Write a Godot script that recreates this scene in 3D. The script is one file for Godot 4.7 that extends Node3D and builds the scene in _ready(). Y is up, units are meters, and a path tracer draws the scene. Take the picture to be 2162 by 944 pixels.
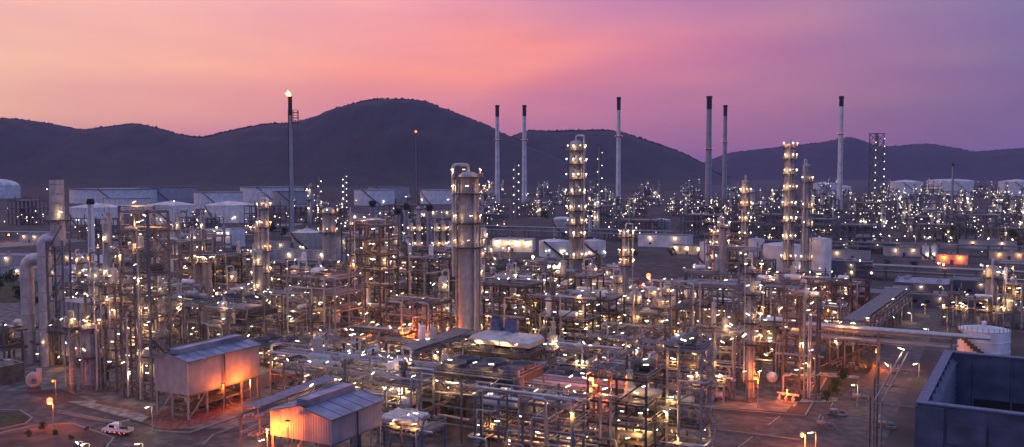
extends Node3D
# A refinery at dusk seen from a drone. All positions are metres in the world; ground(px, py) reads where a point of the photograph stands on the ground.

const FOCAL := 1900.0
const EYE := Vector3(0, 50, 0)
const YAW := deg_to_rad(-27.0)
var pitch := atan(107.0 / FOCAL)
var rng := RandomNumberGenerator.new()
var M := {}
var taken := {}
var box_mesh: BoxMesh
var rod_mesh: ArrayMesh
var octa_mesh: ArrayMesh
var vessel_mesh: ArrayMesh
var keep_clear: Array = []
var lamp_count := 0
var light_count := 0


# ---------- reading places ----------
func ray(px: float, py: float) -> Vector3:
	return Basis(Vector3.RIGHT, -pitch) * Vector3((px - 1081.0) / FOCAL, -(py - 472.0) / FOCAL, -1.0)

func ground(px: float, py: float, h := 0.0) -> Vector3:
	var v := ray(px, py)
	return EYE + v * ((h - EYE.y) / v.y)

func rise(py: float, base: Vector3) -> float:
	var v := ray(1081.0, py)
	return EYE.y + v.y / -v.z * -base.z

func per_px(base: Vector3) -> float:
	return -base.z / FOCAL

func uv(u: float, v: float) -> Vector3:
	return Basis(Vector3.UP, YAW) * Vector3(u, 0, -v)

func pixel(p: Vector3) -> Vector2:
	var c := Basis(Vector3.RIGHT, pitch) * (p - EYE)
	return Vector2(1081.0 + FOCAL * c.x / -c.z, 472.0 - FOCAL * c.y / -c.z)

# ---------- nodes ----------
func numbered(called: String, key := "") -> String:
	var k := key + called
	var n: int = taken.get(k, 0)
	taken[k] = n + 1
	return called if n == 0 else "%s_%03d" % [called, n]

func thing(called: String, label: String, category: String, at: Vector3, turn := 0.0, group := "") -> Node3D:
	var o := Node3D.new()
	o.name = numbered(called)
	add_child(o)
	o.position = at
	o.rotation.y = turn
	o.set_meta("label", label)
	o.set_meta("category", category)
	if group != "":
		o.set_meta("group", group)
	return o

func piece(parent: Node, called: String, mesh: Mesh, mat: Material, xf := Transform3D.IDENTITY) -> MeshInstance3D:
	var o := MeshInstance3D.new()
	o.name = numbered(called, str(parent.get_instance_id()))
	o.mesh = mesh
	o.material_override = mat
	o.transform = (parent as MeshInstance3D).transform.affine_inverse() * xf if parent is MeshInstance3D else xf
	parent.add_child(o)
	return o

func structure(called: String, mesh: Mesh, mat: Material, at := Vector3.ZERO) -> MeshInstance3D:
	var o := MeshInstance3D.new()
	o.name = numbered(called)
	o.mesh = mesh
	o.material_override = mat
	o.position = at
	add_child(o)
	o.set_meta("kind", "structure")
	return o

func box(parent: Node, called: String, mat: Material, centre: Vector3, size: Vector3, turn := 0.0) -> MeshInstance3D:
	return piece(parent, called, box_mesh, mat, Transform3D(Basis(Vector3.UP, turn) * Basis.from_scale(size), centre))

func along(a: Vector3, b: Vector3) -> Basis:
	var y := (b - a).normalized()
	var x := y.cross(Vector3(0.31, 0.2, 0.93) if absf(y.y) > 0.9 else Vector3.UP).normalized()
	return Basis(x, y, x.cross(y))

func bar(parent: Node, called: String, mat: Material, a: Vector3, b: Vector3, w := 0.25) -> MeshInstance3D:
	return piece(parent, called, box_mesh, mat, Transform3D(along(a, b) * Basis.from_scale(Vector3(w, a.distance_to(b), w)), (a + b) * 0.5))

func rod(parent: Node, called: String, mat: Material, a: Vector3, b: Vector3, r := 0.15) -> MeshInstance3D:
	return piece(parent, called, rod_mesh, mat, Transform3D(along(a, b) * Basis.from_scale(Vector3(r, a.distance_to(b), r)), a))

# ---------- meshes ----------
func begin() -> SurfaceTool:
	var st := SurfaceTool.new()
	st.begin(Mesh.PRIMITIVE_TRIANGLES)
	return st

func st_box(st: SurfaceTool, centre: Vector3, size: Vector3, b := Basis.IDENTITY) -> void:
	st.append_from(box_mesh, 0, Transform3D(b * Basis.from_scale(size), centre))

func st_bar(st: SurfaceTool, a: Vector3, b: Vector3, w: float) -> void:
	st.append_from(box_mesh, 0, Transform3D(along(a, b) * Basis.from_scale(Vector3(w, a.distance_to(b), w)), (a + b) * 0.5))

func lathe(profile: Array, segs := 20, a0 := 0.0, a1 := TAU) -> ArrayMesh:
	var st := begin()
	for k in profile.size() - 1:
		var p: Vector2 = profile[k]
		var q: Vector2 = profile[k + 1]
		st.set_smooth_group(k)
		for s in segs:
			var t0 := a0 + (a1 - a0) * s / segs
			var t1 := a0 + (a1 - a0) * (s + 1) / segs
			var a := Vector3(p.x * cos(t0), p.y, p.x * sin(t0))
			var b := Vector3(p.x * cos(t1), p.y, p.x * sin(t1))
			var c := Vector3(q.x * cos(t1), q.y, q.x * sin(t1))
			var d := Vector3(q.x * cos(t0), q.y, q.x * sin(t0))
			if p.x > 0.0001:
				st.add_vertex(a); st.add_vertex(b); st.add_vertex(c)
			if q.x > 0.0001:
				st.add_vertex(a); st.add_vertex(c); st.add_vertex(d)
	st.generate_normals()
	return st.commit()

func dome(r: float, y: float, h: float, n := 4) -> Array:
	var out := []
	for k in n + 1:
		var t := PI / 2 * k / n
		out.append(Vector2(r * cos(t) if k < n else 0.0, y + h * sin(t)))
	return out

func tube(points: Array, r: float, segs := 8, bend := 0.0) -> ArrayMesh:
	var pts: Array = [points[0]]
	for i in range(1, points.size() - 1):
		var p: Vector3 = points[i]
		var da: Vector3 = points[i - 1] - p
		var db: Vector3 = points[i + 1] - p
		var k: float = minf(bend if bend > 0.0 else r * 2.5, minf(da.length(), db.length()) * 0.49)
		var a := p + da.normalized() * k
		var b := p + db.normalized() * k
		for s in 6:
			var t := s / 5.0
			pts.append(a.lerp(p, t).lerp(p.lerp(b, t), t))
	pts.append(points[-1])
	var st := begin()
	var rings := []
	var x := Vector3.ZERO
	for i in pts.size():
		var dir: Vector3 = ((pts[mini(i + 1, pts.size() - 1)] as Vector3) - (pts[maxi(i - 1, 0)] as Vector3)).normalized()
		if x == Vector3.ZERO:
			x = along(Vector3.ZERO, dir).x
		x = (x - dir * x.dot(dir)).normalized()
		var z := x.cross(dir)
		var ring := []
		for s in segs:
			var t := TAU * s / segs
			ring.append((pts[i] as Vector3) + (x * cos(t) + z * sin(t)) * r)
		rings.append(ring)
	st.set_smooth_group(1)
	for i in rings.size() - 1:
		for s in segs:
			var a: Vector3 = rings[i][s]
			var b: Vector3 = rings[i][(s + 1) % segs]
			var c: Vector3 = rings[i + 1][(s + 1) % segs]
			var d: Vector3 = rings[i + 1][s]
			st.add_vertex(a); st.add_vertex(c); st.add_vertex(b)
			st.add_vertex(a); st.add_vertex(d); st.add_vertex(c)
	st.set_smooth_group(-1)
	for e in [0, rings.size() - 1]:
		for s in segs:
			st.add_vertex(pts[e if e == 0 else -1]); st.add_vertex(rings[e][s]); st.add_vertex(rings[e][(s + 1) % segs])
	st.generate_normals()
	return st.commit()

func sheet(points: PackedVector2Array, y: float, thick := 0.0) -> ArrayMesh:
	var st := begin()
	st.set_smooth_group(-1)
	var idx := Geometry2D.triangulate_polygon(points)
	for i in idx:
		st.add_vertex(Vector3(points[i].x, y, points[i].y))
	if thick > 0.0:
		for i in points.size():
			var a := points[i]
			var b := points[(i + 1) % points.size()]
			var q := [Vector3(a.x, y, a.y), Vector3(b.x, y, b.y), Vector3(b.x, y - thick, b.y), Vector3(a.x, y - thick, a.y)]
			for k in [0, 1, 2, 0, 2, 3]:
				st.add_vertex(q[k])
	st.generate_normals()
	return st.commit()

func outline(pix: Array) -> PackedVector2Array:
	var out := PackedVector2Array()
	for p in pix:
		var g := ground(p[0], p[1])
		out.append(Vector2(g.x, g.z))
	return out

# a corrugated wall between two corners, ribs standing proud
func corrugated(a: Vector3, b: Vector3, y0: float, y1: float, y2: float, pitch_m := 0.5, deep := 0.045) -> ArrayMesh:
	var st := begin()
	st.set_smooth_group(-1)
	var dir := (b - a).normalized()
	var out := dir.cross(Vector3.UP)
	var n := int(a.distance_to(b) / pitch_m * 4)
	for i in n:
		var q := []
		for k in 2:
			var j := i + k
			var off: float = deep if j % 4 == 1 or j % 4 == 2 else 0.0
			var t := float(j) / n
			var p := a.lerp(b, t) + out * off
			q.append(Vector3(p.x, y0, p.z))
			q.append(Vector3(p.x, y1 + (y2 - y1) * (1.0 - absf(2.0 * t - 1.0)), p.z))
		for k in [0, 2, 3, 0, 3, 1]:
			st.add_vertex(q[k])
	st.generate_normals()
	return st.commit()

# ---------- materials ----------
func mottle(freq: float, low: float, stretch: Vector2, sd: int, size := 256) -> ImageTexture:
	var nz := FastNoiseLite.new()
	nz.seed = sd
	nz.frequency = freq
	nz.fractal_octaves = 5
	var src := nz.get_seamless_image(size, size)
	src.convert(Image.FORMAT_L8)
	var img := Image.create(size, size, false, Image.FORMAT_RGB8)
	for y in size:
		for x in size:
			var v := src.get_pixel(int(x * stretch.x) % size, int(y * stretch.y) % size).r
			v = low + (1.0 - low) * clampf((v - 0.2) / 0.6, 0.0, 1.0)
			img.set_pixel(x, y, Color(v, v, v * 0.985))
	img.generate_mipmaps()
	return ImageTexture.create_from_image(img)

func paint(called: String, linear: Color, rough := 0.7, metal := 0.0, tex: Texture2D = null, metres := 12.0) -> StandardMaterial3D:
	var m := StandardMaterial3D.new()
	m.resource_name = called
	m.albedo_color = linear.linear_to_srgb()
	m.roughness = rough
	m.metallic = metal
	if tex:
		m.albedo_texture = tex
		m.uv1_triplanar = true
		m.uv1_world_triplanar = true
		m.uv1_scale = Vector3.ONE / metres
	M[called] = m
	return m

func glow(called: String, linear: Color, energy: float) -> void:
	var m := StandardMaterial3D.new()
	m.resource_name = called
	m.albedo_color = Color(0.8, 0.8, 0.8)
	m.emission_enabled = true
	m.emission = linear.linear_to_srgb()
	m.emission_energy_multiplier = energy
	M[called] = m

func make_materials() -> void:
	var fine := mottle(0.03, 0.78, Vector2.ONE, 3)
	var rough := mottle(0.012, 0.72, Vector2.ONE, 8)
	var streak := mottle(0.012, 0.86, Vector2(2, 1), 21)
	var soil := mottle(0.012, 0.62, Vector2.ONE, 40, 512)
	paint("galvanised", Color(0.31, 0.312, 0.325), 0.55, 0.25, fine, 9.0)
	paint("steel_grey", Color(0.17, 0.172, 0.185), 0.6, 0.1, fine, 11.0)
	paint("steel_dark", Color(0.075, 0.072, 0.075), 0.65, 0.1, fine, 8.0)
	paint("steel_brown", Color(0.16, 0.137, 0.125), 0.7, 0.0, rough, 9.0)
	paint("steel_red", Color(0.26, 0.07, 0.045), 0.65, 0.0, fine, 9.0)
	paint("fireproofing", Color(0.27, 0.255, 0.24), 0.9, 0.0, rough, 10.0)
	paint("cladding", Color(0.52, 0.525, 0.54), 0.42, 0.4, streak, 10.0)
	paint("cladding_dull", Color(0.37, 0.37, 0.39), 0.55, 0.2, streak, 9.0)
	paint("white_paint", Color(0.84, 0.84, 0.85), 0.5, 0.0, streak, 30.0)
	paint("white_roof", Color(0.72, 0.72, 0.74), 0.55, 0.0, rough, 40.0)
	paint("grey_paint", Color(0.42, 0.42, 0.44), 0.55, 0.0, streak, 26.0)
	paint("cream_paint", Color(0.48, 0.445, 0.4), 0.6, 0.0, streak, 14.0)
	paint("soot", Color(0.035, 0.033, 0.035), 0.8, 0.0, fine, 7.0)
	paint("warning_red", Color(0.42, 0.06, 0.04), 0.6, 0.0, fine, 7.0)
	paint("concrete", Color(0.17, 0.168, 0.17), 0.9, 0.0, soil, 26.0)
	paint("concrete_light", Color(0.34, 0.325, 0.3), 0.9, 0.0, soil, 17.0)
	paint("asphalt", Color(0.085, 0.087, 0.1), 0.85, 0.0, soil, 21.0)
	paint("road_patch", Color(0.05, 0.05, 0.056), 0.8, 0.0, soil, 7.0)
	paint("earth", Color(0.068, 0.065, 0.068), 1.0, 0.0, soil, 160.0)
	paint("red_earth", Color(0.1, 0.078, 0.076), 1.0, 0.0, soil, 60.0)
	paint("grass", Color(0.06, 0.072, 0.03), 1.0, 0.0, soil, 13.0)
	paint("paving_red", Color(0.24, 0.09, 0.075), 0.9, 0.0, soil, 9.0)
	paint("kerb_paint", Color(0.26, 0.25, 0.25), 0.9, 0.0, fine, 5.0)
	paint("road_line", Color(0.55, 0.54, 0.5), 0.8, 0.0, soil, 6.0)
	paint("shed_wall", Color(0.31, 0.31, 0.36), 0.55, 0.1, streak, 12.0)
	paint("shed_roof", Color(0.29, 0.33, 0.45), 0.5, 0.1, rough, 15.0)
	paint("navy_cladding", Color(0.09, 0.11, 0.185), 0.6, 0.0, rough, 14.0)
	paint("blue_paint", Color(0.12, 0.15, 0.26), 0.55, 0.0, fine, 9.0)
	paint("forest", Color(0.02, 0.03, 0.024), 1.0, 0.0, soil, 900.0)
	paint("leaf", Color(0.05, 0.075, 0.025), 0.9)
	paint("bark", Color(0.07, 0.05, 0.035), 1.0)
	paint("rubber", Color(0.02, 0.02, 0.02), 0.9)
	paint("glass_dark", Color(0.02, 0.024, 0.03), 0.08)
	paint("red_lens", Color(0.4, 0.02, 0.015), 0.3)
	glow("lamp_white", Color(1.0, 0.92, 0.76), 7.0)
	glow("lamp_warm", Color(1.0, 0.78, 0.45), 7.0)
	glow("lamp_far", Color(1.0, 0.88, 0.68), 12.0)
	glow("lamp_soft", Color(1.0, 0.9, 0.72), 5.0)
	glow("lamp_dim", Color(1.0, 0.86, 0.62), 2.8)
	glow("lamp_cool", Color(0.92, 0.95, 1.0), 5.0)
	glow("lamp_amber", Color(1.0, 0.66, 0.3), 3.0)
	glow("lamp_far_dim", Color(1.0, 0.84, 0.6), 6.5)
	glow("lamp_sodium", Color(1.0, 0.17, 0.015), 3.4)
	glow("lamp_red", Color(1.0, 0.1, 0.06), 7.0)
	glow("flame", Color(1.0, 0.5, 0.14), 3.2)

# ---------- lamps ----------
func lamp(parent: Node, at: Vector3, style := "bar", energy := 0.0, mat := "", size := 1.0) -> void:
	lamp_count += 1
	var kind := mat if mat != "" else "lamp_white"
	if kind == "lamp_white":
		kind = ["lamp_white", "lamp_soft", "lamp_soft", "lamp_dim", "lamp_cool"][rng.randi() % 5]
	elif kind == "lamp_warm":
		kind = ["lamp_warm", "lamp_amber", "lamp_soft"][rng.randi() % 3]
	elif kind == "lamp_far":
		kind = ["lamp_far", "lamp_far_dim", "lamp_far_dim", "lamp_cool"][rng.randi() % 4]
	var m: Material = M[kind]
	size *= rng.randf_range(0.72, 1.05) if mat != "lamp_sodium" else 1.0
	if style == "bar":
		var b := Basis(Vector3.UP, rng.randf_range(-0.7, 0.7)) * Basis(Vector3.BACK, rng.randfn(0.12, 0.32))
		piece(parent, "lamp", box_mesh, m, Transform3D(b * Basis.from_scale(Vector3(0.92, 0.14, 0.19) * size), at))
	else:
		piece(parent, "lamp", octa_mesh, m, Transform3D(Basis.from_scale(Vector3.ONE * size), at))
	if energy > 0.0:
		light_count += 1
		var l := OmniLight3D.new()
		l.name = "lamp_light"
		l.light_color = Color(1.0, 0.77, 0.5) if mat == "" else (Color(1.0, 0.66, 0.34) if mat == "lamp_warm" else (Color(1.0, 0.43, 0.12) if mat == "lamp_sodium" else Color(1.0, 0.85, 0.65)))
		l.light_energy = energy if mat == "lamp_sodium" else energy * 0.95
		l.light_size = 0.3
		l.omni_range = 60.0
		l.omni_attenuation = 2.0
		l.shadow_enabled = true
		parent.add_child(l, true)
		l.position = at + Vector3(0, -0.35 - 0.75 * size * (0.3 if style == "bar" else 1.0), 0.3)

# ---------- sky ----------
func make_sky() -> ImageTexture:
	var az := [-180.0, -100.0, -62.0, -29.6, -15.0, -7.0, 0.0, 4.0, 12.0, 20.0, 29.6, 62.0, 110.0, 180.0]
	var el := [0.0, 1.6, 3.0, 6.2, 8.2, 10.8, 26.0, 50.0, 90.0]
	var zen := [150, 168, 228]
	var east := [128, 122, 182]
	var t := [
		[[116, 114, 168], [170, 130, 158], [232, 158, 140], [219, 138, 148], [214, 132, 148], [205, 125, 147], [192, 118, 146], [184, 114, 146], [168, 108, 145], [142, 98, 143], [104, 86, 138], [98, 94, 150], [100, 102, 160], [116, 114, 168]],
		[[118, 116, 172], [174, 134, 160], [236, 166, 146], [226, 147, 150], [219, 136, 150], [208, 127, 149], [196, 120, 148], [187, 116, 148], [171, 109, 148], [146, 100, 146], [107, 89, 142], [100, 97, 154], [102, 105, 164], [118, 116, 172]],
		[[120, 119, 176], [178, 138, 164], [240, 178, 152], [242, 175, 153], [227, 147, 150], [213, 130, 150], [202, 123, 150], [193, 119, 150], [174, 111, 150], [150, 104, 149], [112, 94, 148], [102, 100, 159], [104, 109, 170], [120, 119, 176]],
		[[122, 123, 184], [182, 144, 170], [243, 188, 164], [246, 186, 164], [241, 160, 154], [238, 146, 148], [240, 143, 145], [212, 124, 150], [182, 116, 156], [156, 111, 158], [118, 103, 158], [106, 105, 168], [106, 114, 178], [122, 123, 184]],
		[[124, 126, 188], [184, 148, 174], [243, 190, 170], [243, 178, 166], [242, 166, 160], [244, 156, 157], [240, 142, 148], [214, 128, 155], [184, 119, 160], [158, 115, 164], [122, 108, 163], [109, 109, 172], [108, 117, 182], [124, 126, 188]],
		[[126, 129, 192], [186, 152, 178], [242, 190, 176], [242, 180, 178], [242, 172, 174], [243, 165, 170], [228, 149, 168], [207, 137, 169], [180, 124, 168], [156, 119, 171], [124, 111, 167], [111, 112, 175], [110, 120, 186], [126, 129, 192]],
		[[130, 138, 202], [180, 152, 188], [215, 172, 186], [214, 168, 190], [210, 164, 192], [205, 160, 194], [198, 156, 194], [192, 152, 194], [178, 144, 192], [162, 136, 190], [142, 126, 186], [124, 126, 190], [118, 130, 198], [130, 138, 202]],
		[[144, 152, 214], [170, 154, 200], [184, 160, 200], [186, 162, 202], [186, 161, 203], [184, 160, 203], [182, 158, 203], [180, 157, 203], [175, 154, 202], [168, 151, 201], [160, 147, 199], [148, 146, 206], [136, 146, 210], [144, 152, 214]],
		[zen, zen, zen, zen, zen, zen, zen, zen, zen, zen, zen, zen, zen, zen],
	]
	var W := 2048
	var H := 1024
	var cols := []
	var at_col := []
	for x in W:
		var a := wrapf((x + 0.5) / W * 360.0, -180.0, 180.0)
		var i := 0
		while i < az.size() - 2 and a > az[i + 1]:
			i += 1
		var f: float = (a - az[i]) / (az[i + 1] - az[i])
		at_col.append([i, f])
	for r in t.size():
		var line := []
		for c in t[r]:
			line.append(Color(c[0] / 255.0, c[1] / 255.0, c[2] / 255.0).srgb_to_linear())
		cols.append(line)
	var nz := FastNoiseLite.new()
	nz.seed = 5
	nz.frequency = 0.012
	nz.fractal_octaves = 4
	var img := Image.create(W, H, false, Image.FORMAT_RGBF)
	img.fill(Color(0.11, 0.09, 0.13))
	for y in H / 2 + 2:
		var e := maxf(0.0, 90.0 - (y + 0.5) / H * 180.0)
		var j := 0
		while j < el.size() - 2 and e > el[j + 1]:
			j += 1
		var g: float = clampf((e - el[j]) / (el[j + 1] - el[j]), 0, 1)
		var cloudy := smoothstep(1.5, 5.0, e) * (1.0 - smoothstep(14.0, 40.0, e))
		for x in W:
			var xa := x
			if e < 50.0:
				xa = posmod(x + int(nz.get_noise_3d(cos((x + 0.5) / W * TAU) * 120.0, e * 9.0 + 300.0, sin((x + 0.5) / W * TAU) * 120.0) * 40.0 * clampf((50.0 - e) / 30.0, 0, 1)), W)
			var i: int = at_col[xa][0]
			var f: float = at_col[xa][1]
			var c: Color = (cols[j][i] as Color).lerp(cols[j][i + 1], f).lerp((cols[j + 1][i] as Color).lerp(cols[j + 1][i + 1], f), g)
			if cloudy > 0.01:
				var a := (x + 0.5) / W * TAU
				# drawn-out bands of thin cloud, tilted a little
				var n := nz.get_noise_3d(cos(a) * 190.0, e * 26.0 + sin(a) * 40.0, sin(a) * 190.0)
				var k := n * cloudy * 0.19
				c = Color(c.r * (1.0 + k * 0.7), c.g * (1.0 + k * 0.9), c.b * (1.0 - k * 0.15))
			var deg: float = wrapf((x + 0.5) / W * 360.0, -180.0, 180.0)
			var band := exp(-pow((e - 5.9 + deg * 0.035) / 0.75, 2.0)) * smoothstep(-17.0, -8.0, deg) * (1.0 - smoothstep(1.0, 9.0, deg))
			var veil := exp(-pow((e - 8.6 + deg * 0.12) / 1.3, 2.0)) * smoothstep(-8.0, -1.0, deg) * (1.0 - smoothstep(1.5, 6.0, deg))
			var up := 1.0 + 0.3 * smoothstep(18.0, 45.0, e)
			var right := smoothstep(3.0, 24.0, deg) * (1.0 - smoothstep(60.0, 100.0, deg))
			img.set_pixel(x, y, Color(c.r * (1.12 + 0.06 * band + 0.0 * veil + 0.03 * right) * up * (1.0 - 0.08 * smoothstep(15.0, 40.0, e)), c.g * (1.17 + 0.02 * band - 0.02 * veil + 0.03 * right) * up, c.b * (1.12 - 0.08 * band - 0.06 * veil - 0.13 * right) * up))
	return ImageTexture.create_from_image(img)

# ---------- landscape ----------
func hill(called: String, ridge: Array, far: float, front: float, sd: int, rough_m: float) -> void:
	var nz := FastNoiseLite.new()
	nz.seed = sd
	nz.frequency = 0.0016
	nz.fractal_octaves = 5
	var bumps := FastNoiseLite.new()
	bumps.seed = sd + 9
	bumps.frequency = 0.03
	bumps.fractal_octaves = 2
	var x0: float = ridge[0][0]
	var x1: float = ridge[-1][0]
	var n := int((x1 - x0) / 3.2)
	var rows := 46
	var grid := []
	var peaks := []
	for i in n + 1:
		var px := x0 + (x1 - x0) * i / n
		var k := 0
		while k < ridge.size() - 2 and px > ridge[k + 1][0]:
			k += 1
		var p0: float = ridge[maxi(k - 1, 0)][1]
		var p3: float = ridge[mini(k + 2, ridge.size() - 1)][1]
		var t: float = (px - ridge[k][0]) / (ridge[k + 1][0] - ridge[k][0])
		var py := cubic_interpolate(ridge[k][1], ridge[k + 1][1], p0, p3, t)
		var base := Vector3((px - 1081.0) / FOCAL * far, 0, -far)
		var top := maxf(2.0, rise(py, base))
		peaks.append(Vector3(base.x, top, base.z))
		var line := []
		for r in rows + 1:
			var s := float(r) / rows
			var z := -far + front * (0.86 - s)
			var d := absf(s - 0.86) / 0.86 if s < 0.86 else (s - 0.86) / 0.14 * 0.5
			var h := top * (1.0 - d * d * (3.0 - 2.0 * d) if d < 1.0 else 0.0)
			var spur := nz.get_noise_2d(base.x, z * 0.45)
			h *= 1.0 + spur * 0.22 * sin(minf(d, 1.0) * PI)
			h += (bumps.get_noise_2d(base.x, z) + 0.2) * rough_m * 0.25 * clampf(h / 30.0, 0.0, 1.0)
			line.append(Vector3(base.x * -z / far, maxf(h, -3.0), z))
		grid.append(line)
	var st := begin()
	st.set_smooth_group(0)
	for i in n:
		for r in rows:
			var a: Vector3 = grid[i][r]
			var b: Vector3 = grid[i + 1][r]
			var c: Vector3 = grid[i + 1][r + 1]
			var d: Vector3 = grid[i][r + 1]
			for v in [a, b, c, a, c, d]:
				st.add_vertex(v)
	st.generate_normals()
	structure(called, st.commit(), M.forest)
	# the crowns that make the skyline uneven
	var crown := lumpy_crown()
	var mm := MultiMesh.new()
	mm.transform_format = MultiMesh.TRANSFORM_3D
	mm.mesh = crown
	var xs := []
	for i in n:
		for k in 3:
			var r := int(rows * 0.86) + rng.randi_range(-1, 0)
			var p: Vector3 = (grid[i][r] as Vector3).lerp(grid[i + 1][mini(r + 1, rows)], rng.randf())
			if p.y < 8.0:
				continue
			var s := rough_m * rng.randf_range(0.4, 0.95) * (1.3 if rng.randf() < 0.08 else 1.0)
			xs.append(Transform3D(Basis(Vector3.UP, rng.randf() * TAU) * Basis.from_scale(Vector3(s, s * rng.randf_range(0.7, 1.2), s)), p + Vector3.UP * s * 0.2))
	mm.instance_count = xs.size()
	for i in xs.size():
		mm.set_instance_transform(i, xs[i])
	var o := MultiMeshInstance3D.new()
	o.multimesh = mm
	o.material_override = M.forest
	o.name = numbered("hillside_forest")
	add_child(o)
	o.set_meta("kind", "stuff")
	o.set_meta("label", "dark tree cover on the %s" % called.replace("_", " "))
	o.set_meta("category", "forest")

func lumpy_crown() -> ArrayMesh:
	var st := begin()
	st.set_smooth_group(-1)
	var r := RandomNumberGenerator.new()
	r.seed = 4
	var rings := []
	for j in 4:
		var line := []
		for i in 6:
			var a := TAU * i / 6 + j * 0.4
			var f: float = [0.75, 1.0, 0.75, 0.3][j] * r.randf_range(0.75, 1.2)
			line.append(Vector3(cos(a) * f, -0.3 + j * 0.4 + r.randf_range(-0.1, 0.1), sin(a) * f))
		rings.append(line)
	for j in 3:
		for i in 6:
			var q := [rings[j][i], rings[j][(i + 1) % 6], rings[j + 1][(i + 1) % 6], rings[j + 1][i]]
			for k in [0, 1, 2, 0, 2, 3]:
				st.add_vertex(q[k])
	for i in 6:
		st.add_vertex(rings[3][i]); st.add_vertex(rings[3][(i + 1) % 6]); st.add_vertex(Vector3(0, 1.1, 0))
	st.generate_normals()
	return st.commit()

func tree(at: Vector3, h: float, label: String, group := "", category := "tree") -> void:
	var o := thing("broadleaf_tree" if category == "tree" else "shrub", label, category, at, rng.randf() * TAU, group)
	var trunk := begin()
	trunk.append_from(lathe([Vector2(h * 0.035, 0), Vector2(h * 0.02, h * 0.5), Vector2(0.0, h * 0.7)], 7), 0, Transform3D.IDENTITY)
	for k in 5:
		var a := TAU * k / 5.0 + rng.randf()
		st_bar(trunk, Vector3(0, h * (0.3 + 0.06 * k), 0), Vector3(cos(a) * h * 0.25, h * (0.5 + 0.07 * k), sin(a) * h * 0.25), h * 0.014)
	piece(o, "trunk", trunk.commit(), M.bark)
	var st := begin()
	st.set_smooth_group(-1)
	for c in 14:
		var ca := rng.randf() * TAU
		var cc := Vector3(cos(ca) * h * rng.randf_range(0.05, 0.28), h * rng.randf_range(0.4, 0.9), sin(ca) * h * rng.randf_range(0.05, 0.28))
		var cr := h * rng.randf_range(0.1, 0.19)
		for k in 42:
			var p := cc + Vector3(rng.randfn(), rng.randfn() * 0.7, rng.randfn()) * cr * 0.55
			var b := Basis(Vector3(rng.randfn(), rng.randfn(), rng.randfn()).normalized(), rng.randf() * TAU)
			var s := h * 0.045
			var q := [p + b * Vector3(-s, 0, 0), p + b * Vector3(0, 0.1 * s, s * 0.6), p + b * Vector3(s, 0, 0), p + b * Vector3(0, 0.1 * s, -s * 0.6)]
			for i in [0, 1, 2, 0, 2, 3]:
				st.add_vertex(q[i])
	st.generate_normals()
	piece(o, "crown", st.commit(), M.leaf)

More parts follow.
